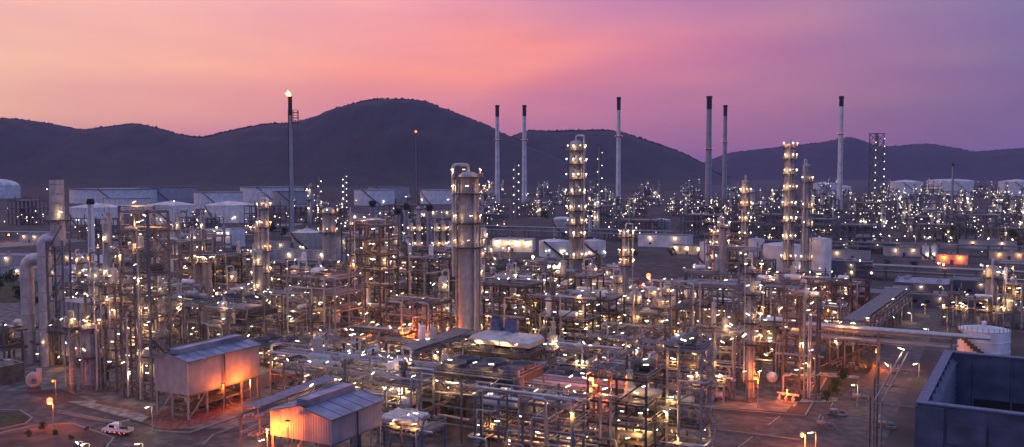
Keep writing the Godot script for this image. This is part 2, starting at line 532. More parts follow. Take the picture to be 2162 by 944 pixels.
# ---------- storage tanks ----------
func tank(label: String, px0: float, px1: float, py_base: float, py_top: float, opt := {}) -> Node3D:
	var base := ground((px0 + px1) * 0.5, py_base)
	var r := (px1 - px0) * 0.5 * per_px(base)
	base.z -= r * 0.9
	base.x *= 1.0 + r * 0.9 / -base.z
	r *= 1.0 + r * 0.9 / -base.z
	var h := rise(py_top, base + Vector3(0, 0, r * 0.9))
	var o := thing("storage_tank", label, "tank", base, 0.0, opt.get("group", "storage tanks"))
	var mat: Material = M[opt.get("mat", "white_paint")]
	var wall: Array = [Vector2(r, 0), Vector2(r, h)]
	piece(o, "shell", lathe(wall, 40), mat)
	var roof: String = opt.get("roof", "cone")
	if roof == "cone":
		piece(o, "roof", lathe([Vector2(r * 1.01, h - 0.1), Vector2(r * 1.01, h + 0.05), Vector2(r * 0.5, h + r * 0.1), Vector2(0, h + r * float(opt.get("pitch", 0.16)))], 40), M.white_roof)
	elif roof == "dome":
		piece(o, "roof", lathe(dome(r * 1.005, h, r * float(opt.get("pitch", 0.3)), 6), 40), M.white_roof)
	else:
		piece(o, "roof", lathe([Vector2(r * 0.985, h - 1.4), Vector2(r * 0.5, h - 1.5), Vector2(0, h - 1.3)], 40), M.grey_paint)
		piece(o, "rim", lathe([Vector2(r * 0.985, h), Vector2(r * 1.03, h), Vector2(r * 1.03, h - 0.35), Vector2(r, h - 0.35)], 40), M.steel_grey)
	var courses := 4 if h > 10 else 3
	for k in range(1, courses):
		var y := h * k / courses
		piece(o, "girth_seam", lathe([Vector2(r, y - 0.12), Vector2(r + 0.1, y - 0.1), Vector2(r + 0.1, y + 0.1), Vector2(r, y + 0.12)], 40), mat)
	# the stair that winds up the shell
	var st := begin()
	var a0: float = opt.get("stair", PI * 0.36)
	var steps := int(h / 0.55)
	for k in steps:
		var a := a0 + k * 0.42 / r * (1.0 if opt.get("up", true) else -1.0) * 1.6
		var c := Vector3(cos(a) * (r + 0.55), h * k / steps, sin(a) * (r + 0.55))
		st_box(st, c, Vector3(0.9, 0.18, 1.0), Basis(Vector3.UP, -a))
		st_box(st, c + Vector3(cos(a) * 0.4, 0.6, sin(a) * 0.4), Vector3(0.12, 1.2, 0.9), Basis(Vector3.UP, -a))
	piece(o, "stair", st.commit(), M.steel_dark)
	var rail := begin()
	rail.append_from(lathe([Vector2(r * 0.99, h + 1.05), Vector2(r * 0.99 + 0.1, h + 1.05), Vector2(r * 0.99 + 0.1, h + 1.15), Vector2(r * 0.99, h + 1.15)], 40), 0, Transform3D.IDENTITY)
	for k in 30:
		var a := TAU * k / 30
		st_box(rail, Vector3(cos(a) * r, h + 0.55, sin(a) * r), Vector3(0.1, 1.1, 0.1))
	piece(o, "roof_railing", rail.commit(), M.galvanised)
	for k in 2:
		var a := 0.9 + k * 1.1
		var p := Vector3(cos(a) * (r + 0.1), 1.2, sin(a) * (r + 0.1))
		rod(o, "manway", M.steel_grey, p, p + Vector3(cos(a), 0, sin(a)) * 0.5, 0.6)
	piece(o, "vent", lathe([Vector2(0.5, 0), Vector2(0.5, 0.8), Vector2(0.8, 0.8), Vector2(0, 1.2)], 8), mat, Transform3D(Basis.IDENTITY, Vector3(0, h + (r * float(opt.get("pitch", 0.16)) - 0.2 if roof != "floating" else -1.4), 0)))
	for k in opt.get("lamps", 0):
		var a := PI * (0.15 + 0.7 * rng.randf())
		lamp(o, Vector3(cos(a) * (r + 0.9), h * 0.25 + rng.randf() * 2.0, sin(a) * (r + 0.9)), "globe", 6.0 if k == 0 else 0.0, "lamp_far" if -base.z > 550 else "lamp_white", 0.28 + -base.z * 0.0003)
	keep_clear.append([base, r + 3.0])
	return o

# ---------- chimneys ----------
func chimney(label: String, px: float, py_base: float, py_top: float, wpx: float, opt := {}) -> Node3D:
	var base := ground(px, py_base)
	var h := rise(py_top, base)
	var r := wpx * 0.5 * per_px(base)
	var o := thing(opt.get("name", "chimney"), label, opt.get("category", "chimney"), base, 0.0, "tall chimneys of the refinery")
	var split: float = rise(float(opt.get("dark", py_top + 30)), base)
	var rb := r * float(opt.get("flare", 1.35))
	var mat: Material = M[opt.get("mat", "white_paint")]
	var cut := h * 0.42
	piece(o, "foundation", lathe([Vector2(rb * 1.5, 0), Vector2(rb * 1.5, 1.5), Vector2(rb, 1.6)], 20), M.concrete)
	piece(o, "lower_shaft", lathe([Vector2(rb, 1.5), Vector2(lerpf(rb, r, 0.6), cut)], 20), mat)
	piece(o, "upper_shaft", lathe([Vector2(lerpf(rb, r, 0.6), cut), Vector2(r * 0.95, split)], 20), mat)
	piece(o, "sooty_top", lathe([Vector2(r * 1.0, split - 0.4), Vector2(r * 1.0, h), Vector2(r * 0.8, h), Vector2(r * 0.8, h - 2)], 20), M.soot)
	piece(o, "crown_ring", lathe([Vector2(r, h - 2.6), Vector2(r * 1.25, h - 2.2), Vector2(r * 1.25, h - 0.8), Vector2(r, h - 0.6)], 20), M.soot)
	var ring_ys: Array = opt.get("rings", [])
	for row in opt.get("ring_rows", []):
		ring_ys = [rise(float(row), base)]
	for y in ring_ys:
		var rr := lerpf(rb, r, minf(1.0, y / split))
		piece(o, "platform", lathe([Vector2(rr, y), Vector2(rr + 1.5, y), Vector2(rr + 1.5, y - 0.4), Vector2(rr, y - 0.8)], 16), M.steel_red)
		piece(o, "railing", ring_railing(rr + 1.45, 12), M.galvanised, Transform3D(Basis.IDENTITY, Vector3(0, y, 0)))
		for a in [0.4, 1.6, 2.8]:
			lamp(o, Vector3(cos(a) * (rr + 1.9), y + 0.6, sin(a) * (rr + 1.9)), "globe", 0.0, "lamp_red", 0.32)
	var st := begin()
	for k in int(h / 3.0):
		st_box(st, Vector3(r * 0.2, k * 3.0 + 2.0, lerpf(rb, r, k * 3.0 / h) + 0.35), Vector3(0.7, 0.12, 0.5))
	st_bar(st, Vector3(r * 0.2 - 0.35, 2, rb + 0.4), Vector3(r * 0.2 - 0.35, h - 3, r + 0.4), 0.14)
	st_bar(st, Vector3(r * 0.2 + 0.35, 2, rb + 0.4), Vector3(r * 0.2 + 0.35, h - 3, r + 0.4), 0.14)
	piece(o, "ladder", st.commit(), M.steel_grey)
	keep_clear.append([base, 8.0])
	return o

# ---------- platforms and columns ----------
func ring_railing(r: float, posts := 16, a0 := 0.0, a1 := TAU) -> ArrayMesh:
	var st := begin()
	for y in [0.55, 1.1]:
		st.append_from(lathe([Vector2(r - 0.05, y), Vector2(r + 0.05, y), Vector2(r + 0.05, y + 0.1), Vector2(r - 0.05, y + 0.1), Vector2(r - 0.05, y)], 18, a0, a1), 0, Transform3D.IDENTITY)
	for k in posts + 1:
		var a := a0 + (a1 - a0) * k / posts
		st_box(st, Vector3(cos(a) * r, 0.55, sin(a) * r), Vector3(0.09, 1.1, 0.09))
	return st.commit()

func platform(o: Node3D, y: float, r: float, wide := 1.5, a0 := 0.0, a1 := TAU, mat: Material = null) -> void:
	var deck := piece(o, "platform", lathe([Vector2(r, y), Vector2(r + wide, y), Vector2(r + wide, y - 0.3), Vector2(r, y - 0.3)], 20, a0, a1), mat if mat else M.steel_dark)
	piece(deck, "railing", ring_railing(r + wide - 0.06, 14, a0, a1), M.galvanised if mat == null else mat, Transform3D(Basis.IDENTITY, Vector3(0, y, 0)))
	for k in 3:
		var a := lerpf(a0, a1, (k + 0.5) / 3.0)
		bar(deck, "bracket", M.steel_dark, Vector3(cos(a) * r, y - 1.3, sin(a) * r), Vector3(cos(a) * (r + wide * 0.85), y - 0.3, sin(a) * (r + wide * 0.85)), 0.16)

func column_tower(label: String, px: float, py_base: float, py_top: float, wpx: float, opt := {}) -> Node3D:
	var base := ground(px, py_base)
	var h := rise(py_top, base)
	var r := wpx * 0.5 * per_px(base)
	var o := thing(opt.get("name", "distillation_column"), label, opt.get("category", "column"), base, 0.0, opt.get("group", "process columns"))
	var mat: Material = M[opt.get("mat", "cladding")]
	fill_column(o, Vector3.ZERO, h, r, mat, opt, base)
	keep_clear.append([base, r + 3.5])
	return o

func fill_column(o: Node3D, at: Vector3, h: float, r: float, mat: Material, opt: Dictionary, base: Vector3) -> void:
	var far := -base.z
	var skirt := minf(4.0, h * 0.1)
	var up := Transform3D(Basis.IDENTITY, at)
	piece(o, "skirt", lathe([Vector2(r * 1.12, 0), Vector2(r * 1.02, skirt)], 20), M.fireproofing, up)
	var neck: float = opt.get("neck", 0.0)
	var body := [Vector2(r, skirt - 0.05)]
	if neck > 0.0:
		var yn: float = rise(float(opt.neck_at), base) if opt.has("neck_at") else h * 0.6
		body.append_array([Vector2(r, yn - 2.0), Vector2(r * neck, yn + 1.0)])
		body.append_array(dome(r * neck, h - r * neck * 0.55, r * neck * 0.55))
	else:
		body.append_array(dome(r, h - r * 0.55, r * 0.55))
	piece(o, "shell", lathe(body, 22), mat, up)
	var bands := int(clampf(h / 5.0, 2, 10))
	for k in range(1, bands):
		var y := skirt + (h - skirt - r) * k / bands
		var rr := r * (neck if neck > 0.0 and opt.has("neck_at") and y > rise(float(opt.neck_at), base) - 2.0 else 1.0)
		piece(o, "band", lathe([Vector2(rr, y - 0.12), Vector2(rr + 0.06, y - 0.1), Vector2(rr + 0.06, y + 0.1), Vector2(rr, y + 0.12)], 22), M.cladding_dull, up)
	var holder := o
	var levels: Array = opt.get("levels", [])
	var ys := []
	for py in levels:
		ys.append(rise(float(py), base))
	if opt.has("decks"):
		for k in int(opt.decks):
			ys.append(h * (0.3 + 0.66 * (k + 0.5) / int(opt.decks)))
	var wide: float = opt.get("wide", clampf(r * 0.6, 1.2, 2.2))
	var li := 0
	for y in ys:
		var rr := r * (neck if neck > 0.0 and y > h * 0.6 else 1.0)
		var sub := o
		var full: bool = opt.get("full", li % 2 == 0)
		var a0 := 0.0 if full else rng.randf_range(-0.5, 0.8)
		var a1 := TAU if full else a0 + 3.6
		if at == Vector3.ZERO:
			platform(sub, y, rr, wide, a0, a1)
		else:
			var deck := piece(o, "platform", lathe([Vector2(rr, y), Vector2(rr + wide, y), Vector2(rr + wide, y - 0.3), Vector2(rr, y - 0.3)], 16, a0, a1), M.steel_dark, up)
			piece(deck, "railing", ring_railing(rr + wide - 0.06, 10, a0, a1), M.galvanised, Transform3D(Basis.IDENTITY, at + Vector3(0, y, 0)))
		var n: int = opt.get("lamps", 2)
		for k in n:
			var a := (PI * (k + 0.5) / n + rng.randf_range(-0.25, 0.25)) if n > 1 else rng.randf_range(0.6, 2.5)
			var p := at + Vector3(cos(a) * (rr + wide + 0.15), y + 2.0, sin(a) * (rr + wide + 0.15))
			var e: float = 0.85 * float(opt.get("glow", 9.0))
			lamp(o, p, "bar" if far < 360 else "globe", e if k % 2 == 0 else 0.0, "" if rng.randf() < 0.6 else "lamp_warm", 1.0 if far < 360 else 0.24 + far * 0.0003)
			bar(o, "lamp_post", M.galvanised, at + Vector3(cos(a) * (rr + wide), y, sin(a) * (rr + wide)), p, 0.09)
		li += 1
	if opt.get("ladder", true):
		var st := begin()
		var a := 1.1
		var n2 := Vector3(cos(a), 0, sin(a))
		var side := Vector3(-sin(a), 0, cos(a))
		for s in [-0.3, 0.3]:
			st_bar(st, n2 * (r + 0.3) + side * s + Vector3.UP * 1.0, n2 * (r + 0.3) + side * s + Vector3.UP * (h - 1.0), 0.1)
		for k in int(h / 1.2):
			st_box(st, n2 * (r + 0.55) + Vector3.UP * (1.5 + k * 1.2), Vector3(0.7, 0.07, 0.7), Basis(Vector3.UP, -a))
		piece(o, "ladder", st.commit(), M.galvanised, up)
	for k in opt.get("pipes", 2):
		var a := 0.5 + 2.2 * rng.randf()
		var pr := clampf(r * 0.12, 0.14, 0.28)
		var n2 := Vector3(cos(a), 0, sin(a))
		var y1 := h * rng.randf_range(0.55, 1.0)
		piece(o, "pipe", tube([at + n2 * (r * 0.5) + Vector3.UP * y1, at + n2 * (r + 0.6 + pr) + Vector3.UP * y1, at + n2 * (r + 0.6 + pr) + Vector3.UP * 1.2], pr, 8), M.cladding if rng.randf() < 0.6 else M.galvanised)
	if opt.get("overhead", true):
		var a: float = opt.get("overhead_at", rng.randf_range(0.2, 2.9))
		var n2 := Vector3(cos(a), 0, sin(a))
		var pr := clampf(r * 0.18, 0.16, 0.42)
		piece(o, "vapour_line", tube([at + Vector3.UP * (h - 0.4), at + Vector3.UP * (h + 1.8), at + n2 * (r + 0.9 + pr) + Vector3.UP * (h + 1.8), at + n2 * (r + 0.9 + pr) + Vector3.UP * h * float(opt.get("overhead_to", 0.15))], pr, 10, pr * 2.2), M.cladding)

# ---------- vessels ----------
func drum(o: Node3D, at: Vector3, length: float, r: float, turn: float, mat: Material) -> void:
	var b := Basis(Vector3.UP, turn) * Basis(Vector3.BACK, PI / 2)
	var shell := piece(o, "drum", vessel_mesh, mat, Transform3D(b * Basis.from_scale(Vector3(r, length, r)), at + Basis(Vector3.UP, turn) * Vector3(length * 0.5, 0, 0)))
	for s in [-0.3, 0.3]:
		box(shell, "saddle", M.fireproofing, at + Basis(Vector3.UP, turn) * Vector3(length * s, -r * 0.95, 0), Vector3(0.4, r * 0.9, r * 1.5), turn)
	rod(shell, "nozzle", M.cladding, at + Basis(Vector3.UP, turn) * Vector3(length * 0.15, r * 0.8, 0), at + Basis(Vector3.UP, turn) * Vector3(length * 0.15, r + 0.8, 0), r * 0.22)

func upright(o: Node3D, at: Vector3, h: float, r: float, mat: Material) -> void:
	var shell := piece(o, "vessel", vessel_mesh, mat, Transform3D(Basis.from_scale(Vector3(r, h, r)), at))
	rod(shell, "nozzle", M.cladding, at + Vector3.UP * h * 0.95, at + Vector3.UP * (h + 1.1), r * 0.2)

# the rail round a deck: one part
func deck_railing(x0: float, x1: float, z0: float, z1: float) -> ArrayMesh:
	var st := begin()
	for y in [0.55, 1.1]:
		st_box(st, Vector3((x0 + x1) / 2, y, z0), Vector3(x1 - x0, 0.09, 0.09))
		st_box(st, Vector3((x0 + x1) / 2, y, z1), Vector3(x1 - x0, 0.09, 0.09))
		st_box(st, Vector3(x0, y, (z0 + z1) / 2), Vector3(0.09, 0.09, z1 - z0))
		st_box(st, Vector3(x1, y, (z0 + z1) / 2), Vector3(0.09, 0.09, z1 - z0))
	var n := int((x1 - x0) / 2.0)
	for k in n:
		for z in [z0, z1]:
			st_box(st, Vector3(lerpf(x0, x1, (k + 0.5) / n), 0.55, z), Vector3(0.08, 1.1, 0.08))
	return st.commit()

# ---------- open steel frames with decks, vessels, pipes and lamps ----------
func fill_frame(o: Node3D, nx: int, nz: int, bx: float, bz: float, floors: Array, opt: Dictionary) -> void:
	var w := nx * bx
	var d := nz * bz
	var x0 := -w / 2
	var z0 := -d / 2
	var top: float = floors[-1]
	var steel: Material = M[opt.get("steel", "steel_grey")]
	var fine: bool = opt.get("fine", true)
	var cw: float = opt.get("thick", 0.42)
	for i in nx + 1:
		for j in nz + 1:
			var over := rng.randf_range(0.0, 3.5) if rng.randf() < 0.3 else 0.0
			bar(o, "column", steel, Vector3(x0 + i * bx, 0, z0 + j * bz), Vector3(x0 + i * bx, top + over, z0 + j * bz), cw)
	var fi := 0
	for y in floors:
		for j in nz + 1:
			bar(o, "beam", steel, Vector3(x0, y - 0.2, z0 + j * bz), Vector3(x0 + w, y - 0.2, z0 + j * bz), cw * 0.85)
		for i in nx + 1:
			bar(o, "beam", steel, Vector3(x0 + i * bx, y - 0.22, z0), Vector3(x0 + i * bx, y - 0.22, z0 + d), cw * 0.8)
		for i in nx:
			if rng.randf() < float(opt.get("decked", 0.6)):
				var cut := rng.randf_range(0.55, 1.0)
				box(o, "deck", M.steel_dark if rng.randf() < 0.6 else M.steel_grey, Vector3(x0 + (i + 0.5) * bx, y + 0.06, z0 + d * cut / 2), Vector3(bx - 0.1, 0.1, d * cut))
		if fine and (fi > 0 or floors.size() == 1):
			piece(o, "railing", deck_railing(x0 - 0.2, x0 + w + 0.2, z0 - 0.2, z0 + d + 0.2), M.galvanised, Transform3D(Basis.IDENTITY, Vector3(0, y, 0)))
		fi += 1
	# bracing
	for k in int(opt.get("braces", 3)):
		var f := rng.randi_range(0, floors.size() - 1)
		var ya: float = 0.0 if f == 0 else floors[f - 1]
		var yb: float = floors[f]
		if rng.randf() < 0.6:
			var i := rng.randi_range(0, nx - 1)
			bar(o, "brace", steel, Vector3(x0 + i * bx, ya, z0 + d), Vector3(x0 + (i + 1) * bx, yb, z0 + d), cw * 0.55)
		else:
			var j := rng.randi_range(0, nz - 1)
			var xx := x0 if rng.randf() < 0.5 else x0 + w
			bar(o, "brace", steel, Vector3(xx, ya, z0 + j * bz), Vector3(xx, yb, z0 + (j + 1) * bz), cw * 0.55)
	# stair flights on the side
	if fine and opt.get("stairs", rng.randf() < 0.5):
		var st := begin()
		var last := 0.0
		var flip := 1.0
		for y in floors:
			var a := Vector3(x0 + w + 1.0, last, -flip * d * 0.38)
			var b := Vector3(x0 + w + 1.0, y, flip * d * 0.38)
			for s in [-0.5, 0.5]:
				st_bar(st, a + Vector3(s, 0, 0), b + Vector3(s, 0, 0), 0.16)
				st_bar(st, a + Vector3(s, 1.0, 0), b + Vector3(s, 1.0, 0), 0.08)
			for k in 10:
				st_box(st, a.lerp(b, (k + 0.5) / 10.0), Vector3(1.0, 0.06, 0.3))
			last = y
			flip = -flip
		piece(o, "stair", st.commit(), M.galvanised)
	# vessels standing on the decks
	var mats := ["cladding", "cladding_dull", "grey_paint", "cream_paint", "steel_brown", "white_paint"]
	for k in int(opt.get("vessels", 4)):
		var f := rng.randi_range(0, floors.size() - 1)
		var y: float = 0.0 if f == 0 and rng.randf() < 0.4 else floors[f] + 0.1
		var px := rng.randf_range(x0 + bx * 0.35, x0 + w - bx * 0.35)
		var pz := rng.randf_range(z0 + 1.5, z0 + d - 1.5)
		var mat: Material = M[mats[rng.randi() % mats.size()]]
		if rng.randf() < 0.6:
			var r := rng.randf_range(0.5, 1.05)
			drum(o, Vector3(px, y + r * 1.35, pz), rng.randf_range(3.5, minf(7.0, w * 0.7)), r, 0.0 if rng.randf() < 0.6 else PI / 2, mat)
		else:
			upright(o, Vector3(px, y, pz), rng.randf_range(3.0, 6.5), rng.randf_range(0.5, 1.1), mat)
	# pipes: risers that bend on to a level, and runs along the beams
	for k in int(opt.get("pipes", 8)):
		var pr := rng.randf_range(0.1, 0.26)
		var pm: Material = [M.galvanised, M.cladding, M.cladding_dull, M.steel_brown, M.cladding][rng.randi() % 5]
		var px := rng.randf_range(x0, x0 + w)
		var y: float = floors[rng.randi_range(0, floors.size() - 1)] + rng.randf_range(0.4, 1.6)
		if rng.randf() < 0.55:
			var zf := z0 + d + rng.randf_range(0.3, 0.9)
			var xq := clampf(px + rng.randf_range(-1, 1) * bx, x0 - 1, x0 + w + 1)
			piece(o, "pipe", tube([Vector3(px, 0.4 if rng.randf() < 0.6 else y * 0.4, zf), Vector3(px, y, zf), Vector3(xq, y, zf), Vector3(xq, y, zf - d * rng.randf_range(0.3, 0.9))], pr, 6), pm)
		else:
			var zz := rng.randf_range(z0, z0 + d)
			rod(o, "pipe", pm, Vector3(x0 - rng.randf_range(0, 2.0), y, zz), Vector3(x0 + w + rng.randf_range(0, 2.0), y, zz), pr)
	# valves and small fittings
	if fine:
		var st := begin()
		for k in 26:
			var y: float = 0.0 if rng.randf() < 0.4 else floors[rng.randi_range(0, floors.size() - 1)]
			var p := Vector3(rng.randf_range(x0, x0 + w), y + rng.randf_range(0.4, 1.3), rng.randf_range(z0, z0 + d))
			var s := rng.randf_range(0.25, 0.7)
			st_box(st, p, Vector3(s, s * 1.3, s), Basis(Vector3.UP, rng.randf()))
			st_bar(st, p, p + Vector3(rng.randf_range(-2, 2), rng.randf_range(-0.3, 1.5), rng.randf_range(-2, 2)), 0.12)
		var fit := piece(o, "fittings", st.commit(), M.cladding_dull)
		fit.set_meta("kind", "stuff")
	# lamps under each level
	var n: int = opt.get("lamps", 8)
	var every: int = opt.get("every", 2)
	for k in n:
		var f := k % floors.size()
		var y: float = floors[f] + rng.randf_range(1.6, 2.4) if rng.randf() < 0.55 or f == 0 else floors[f] - 0.9
		var pz := z0 + d + 0.4 if rng.randf() < 0.55 else rng.randf_range(z0, z0 + d)
		var p := Vector3(rng.randf_range(x0, x0 + w), y, pz)
		lamp(o, p, opt.get("style", "bar"), float(opt.get("glow", 9.0)) * 0.95 if k % every == 0 else 0.0, "" if rng.randf() < 0.55 else "lamp_warm", opt.get("size", 1.0))

func steel_frame(label: String, at: Vector3, turn: float, nx: int, nz: int, bx: float, bz: float, floors: Array, opt := {}) -> Node3D:
	var o := thing(opt.get("name", "steel_frame"), label, opt.get("category", "steel structure"), at, turn, opt.get("group", "process structures"))
	fill_frame(o, nx, nz, bx, bz, floors, opt)
	return o

# air coolers: a tray of fans on legs
func fill_cooler(o: Node3D, w: float, d: float, y: float, steel: Material, lamps: int) -> void:
	var n := int(maxf(2, w / 6.0))
	for i in n + 1:
		for s in [-0.5, 0.5]:
			bar(o, "leg", steel, Vector3(-w / 2 + w * i / n, 0, d * s), Vector3(-w / 2 + w * i / n, y, d * s), 0.36)
	for s in [-0.5, 0.5]:
		bar(o, "beam", steel, Vector3(-w / 2, y * 0.55, d * s), Vector3(w / 2, y * 0.55, d * s), 0.3)
	for i in n:
		var cx := -w / 2 + w * (i + 0.5) / n
		box(o, "tube_bundle", M.steel_dark, Vector3(cx, y + 0.75, 0), Vector3(w / n - 0.15, 1.5, d))
		for s in [-0.25, 0.25]:
			piece(o, "fan_ring", lathe([Vector2(d * 0.22, 0), Vector2(d * 0.24, 0.9), Vector2(d * 0.22, 0.9), Vector2(d * 0.2, 0.1), Vector2(0, 0.12)], 16), M.steel_grey, Transform3D(Basis.IDENTITY, Vector3(cx, y + 1.5, d * s)))
	box(o, "walkway", M.steel_grey, Vector3(0, y + 1.0, d / 2 + 0.6), Vector3(w, 0.12, 1.1))
	piece(o, "railing", deck_railing(-w / 2, w / 2, -d / 2, d / 2 + 1.1), M.galvanised, Transform3D(Basis.IDENTITY, Vector3(0, y + 1.05, 0)))
	for k in 6:
		var yy := y * rng.randf_range(0.2, 0.9)
		rod(o, "pipe", M.cladding if k % 2 else M.galvanised, Vector3(-w / 2 - 1, yy, rng.randf_range(-0.45, 0.45) * d), Vector3(w / 2 + 1, yy, rng.randf_range(-0.45, 0.45) * d), rng.randf_range(0.12, 0.3))
	for k in lamps:
		lamp(o, Vector3(rng.randf_range(-w / 2, w / 2), y - 0.8 if k % 3 else y + 3.4, d / 2 + 0.3), "bar", 9.0 if k % 2 == 0 else 0.0, "lamp_warm" if k % 2 else "")

# a pipe rack from a to b
func pipe_rack(label: String, a: Vector3, b: Vector3, wide: float, tiers: Array, opt := {}) -> Node3D:
	var o := thing("pipe_rack", label, "pipe rack", (a + b) * 0.5 * Vector3(1, 0, 1), atan2(-(b - a).z, (b - a).x), "pipe racks")
	var ln := Vector2(b.x - a.x, b.z - a.z).length()
	var bents := int(maxf(2, ln / float(opt.get("bay", 7.0))))
	var steel: Material = M[opt.get("steel", "steel_grey")]
	for i in bents + 1:
		var x := -ln / 2 + ln * i / bents
		for s in [-0.5, 0.5]:
			bar(o, "column", steel, Vector3(x, 0, wide * s), Vector3(x, tiers[-1] + 0.3, wide * s), 0.4)
		for y in tiers:
			bar(o, "crossbeam", steel, Vector3(x, y - 0.2, -wide * 0.5), Vector3(x, y - 0.2, wide * 0.5), 0.36)
		if i < bents and i % 3 == 0:
			bar(o, "brace", steel, Vector3(x, 0.2, wide * 0.5), Vector3(x + ln / bents, tiers[0], wide * 0.5), 0.2)
	for y in tiers:
		for s in [-0.5, 0.5]:
			bar(o, "long_beam", steel, Vector3(-ln / 2, y - 0.2, wide * s), Vector3(ln / 2, y - 0.2, wide * s), 0.3)
		var z := -wide * 0.46
		while z < wide * 0.46:
			var pr := rng.randf_range(0.1, 0.3)
			z += pr
			rod(o, "pipe", [M.cladding, M.galvanised, M.cladding_dull, M.steel_brown, M.grey_paint][rng.randi() % 5], Vector3(-ln / 2 - rng.randf() * 2.0, y + pr, z), Vector3(ln / 2 + rng.randf() * 2.0, y + pr, z), pr)
			z += pr + rng.randf_range(0.12, 0.5)
	if opt.get("cover", false):
		for k in bents:
			box(o, "cover_plate", M[opt.get("cover_mat", "steel_grey")], Vector3(-ln / 2 + ln * (k + 0.5) / bents, tiers[-1] + 1.5, 0), Vector3(ln / bents - 0.2, 0.12, wide * 0.8))
			for s in [-0.4, 0.4]:
				bar(o, "cover_post", steel, Vector3(-ln / 2 + ln * k / bents, tiers[-1], wide * s), Vector3(-ln / 2 + ln * k / bents, tiers[-1] + 1.45, wide * s), 0.16)
	for k in int(opt.get("lamps", int(ln / 5.0))):
		lamp(o, Vector3(rng.randf_range(-ln / 2, ln / 2), tiers[0] - 0.9 if rng.randf() < 0.5 else tiers[-1] + 2.2, wide * 0.55), opt.get("style", "bar"), 8.0 if k % 2 == 0 else 0.0, "lamp_warm" if rng.randf() < 0.5 else "", opt.get("lamp_size", 0.6 if opt.get("style", "bar") == "globe" else 1.0))
	return o

# ---------- buildings ----------
# an enclosure on legs with a gable roof and a ridge vent; the origin is the ground under its near corner, +x right along the gable, -z along the ridge
func raised_shed(label: String, at: Vector3, w: float, ln: float, y0: float, y1: float) -> Node3D:
	var o := thing("raised_shed", label, "shed", at, YAW, "sheds on steel legs")
	var yr := y1 + w * 0.11
	var c := [Vector3(-w, 0, 0), Vector3(0, 0, 0), Vector3(0, 0, -ln), Vector3(-w, 0, -ln)]
	piece(o, "gable_wall", corrugated(c[0], c[1], y0, y1, yr), M.shed_wall)
	piece(o, "side_wall", corrugated(c[1], c[2], y0, y1, y1), M.shed_wall)
	piece(o, "gable_wall", corrugated(c[2], c[3], y0, y1, yr), M.shed_wall)
	piece(o, "side_wall", corrugated(c[3], c[0], y0, y1, y1), M.shed_wall)
	# roof sheets with standing seams
	for s in [-1.0, 1.0]:
		var e := Vector3(-w / 2 + s * (w / 2 + 0.45), y1 - 0.02, 0)
		var r := Vector3(-w / 2 + s * 1.3, lerpf(y1, yr, 1.0 - 2.6 / w) + 0.1, 0)
		var n := int(ln / 2.5)
		for k in n:
			var st := begin()
			st.set_smooth_group(-1)
			var za := 0.4 - (ln + 0.8) * k / n
			var zb := 0.4 - (ln + 0.8) * (k + 1) / n + 0.03
			var q := [e + Vector3(0, 0, za), r + Vector3(0, 0, za), r + Vector3(0, 0, zb), e + Vector3(0, 0, zb)]
			for i in [0, 1, 2, 0, 2, 3]:
				st.add_vertex(q[i])
			for i in [3, 2, 1, 3, 1, 0]:
				st.add_vertex(q[i] - Vector3(0, 0.12, 0))
			st.generate_normals()
			var plate := piece(o, "roof_sheet", st.commit(), M.shed_roof)
			bar(plate, "seam", M.shed_roof, q[3] + Vector3(0, 0.05, 0), q[2] + Vector3(0, 0.05, 0), 0.1)
	var vent := box(o, "ridge_vent", M.shed_roof, Vector3(-w / 2, yr + 0.35, -ln * 0.5), Vector3(2.4, 1.1, ln * 0.9))
	vent.name = "ridge_vent"
	for s in [-1.0, 1.0]:
		bar(o, "vent_cap", M.shed_roof, Vector3(-w / 2 + s * 1.3, yr + 0.95, -ln * 0.04), Vector3(-w / 2 + s * 1.3, yr + 0.95, -ln * 0.96), 0.16)
	bar(o, "corner_trim", M.grey_paint, Vector3(0.07, y0, 0.07), Vector3(0.07, y1, 0.07), 0.16)
	bar(o, "gutter", M.steel_grey, Vector3(0.5, y1 - 0.1, 0.4), Vector3(0.5, y1 - 0.1, -ln - 0.4), 0.22)
	rod(o, "downpipe", M.steel_dark, Vector3(0.3, 0.3, -ln * 0.48), Vector3(0.3, y1, -ln * 0.48), 0.12)
	var n := int(ln / 5.0)
	for i in n + 1:
		for x in [-w + 0.3, -w / 2, -0.3]:
			if x == -w / 2 and i > 0 and i < n:
				continue
			bar(o, "leg", M.galvanised, Vector3(x, 0, -0.3 - (ln - 0.6) * i / n), Vector3(x, y0 + 0.2, -0.3 - (ln - 0.6) * i / n), 0.38)
	for x in [-w + 0.3, -0.3]:
		bar(o, "floor_beam", M.steel_grey, Vector3(x, y0 - 0.2, -0.2), Vector3(x, y0 - 0.2, -ln + 0.2), 0.4)
		bar(o, "brace", M.galvanised, Vector3(x, 0.1, -0.3), Vector3(x, y0 - 0.3, -ln / n), 0.22)
		bar(o, "brace", M.galvanised, Vector3(x, 0.1, -ln * 0.62), Vector3(x, y0 - 0.3, -ln * 0.42), 0.22)
	bar(o, "brace", M.galvanised, Vector3(-w + 0.3, 0.1, -0.3), Vector3(-w / 2, y0 - 0.3, -0.3), 0.22)
	# the upper floor that carries the machines inside
	box(o, "floor_slab", M.concrete, Vector3(-w / 2, y0 * 0.42, -ln / 2), Vector3(w * 0.82, 0.3, ln * 0.9))
	return o

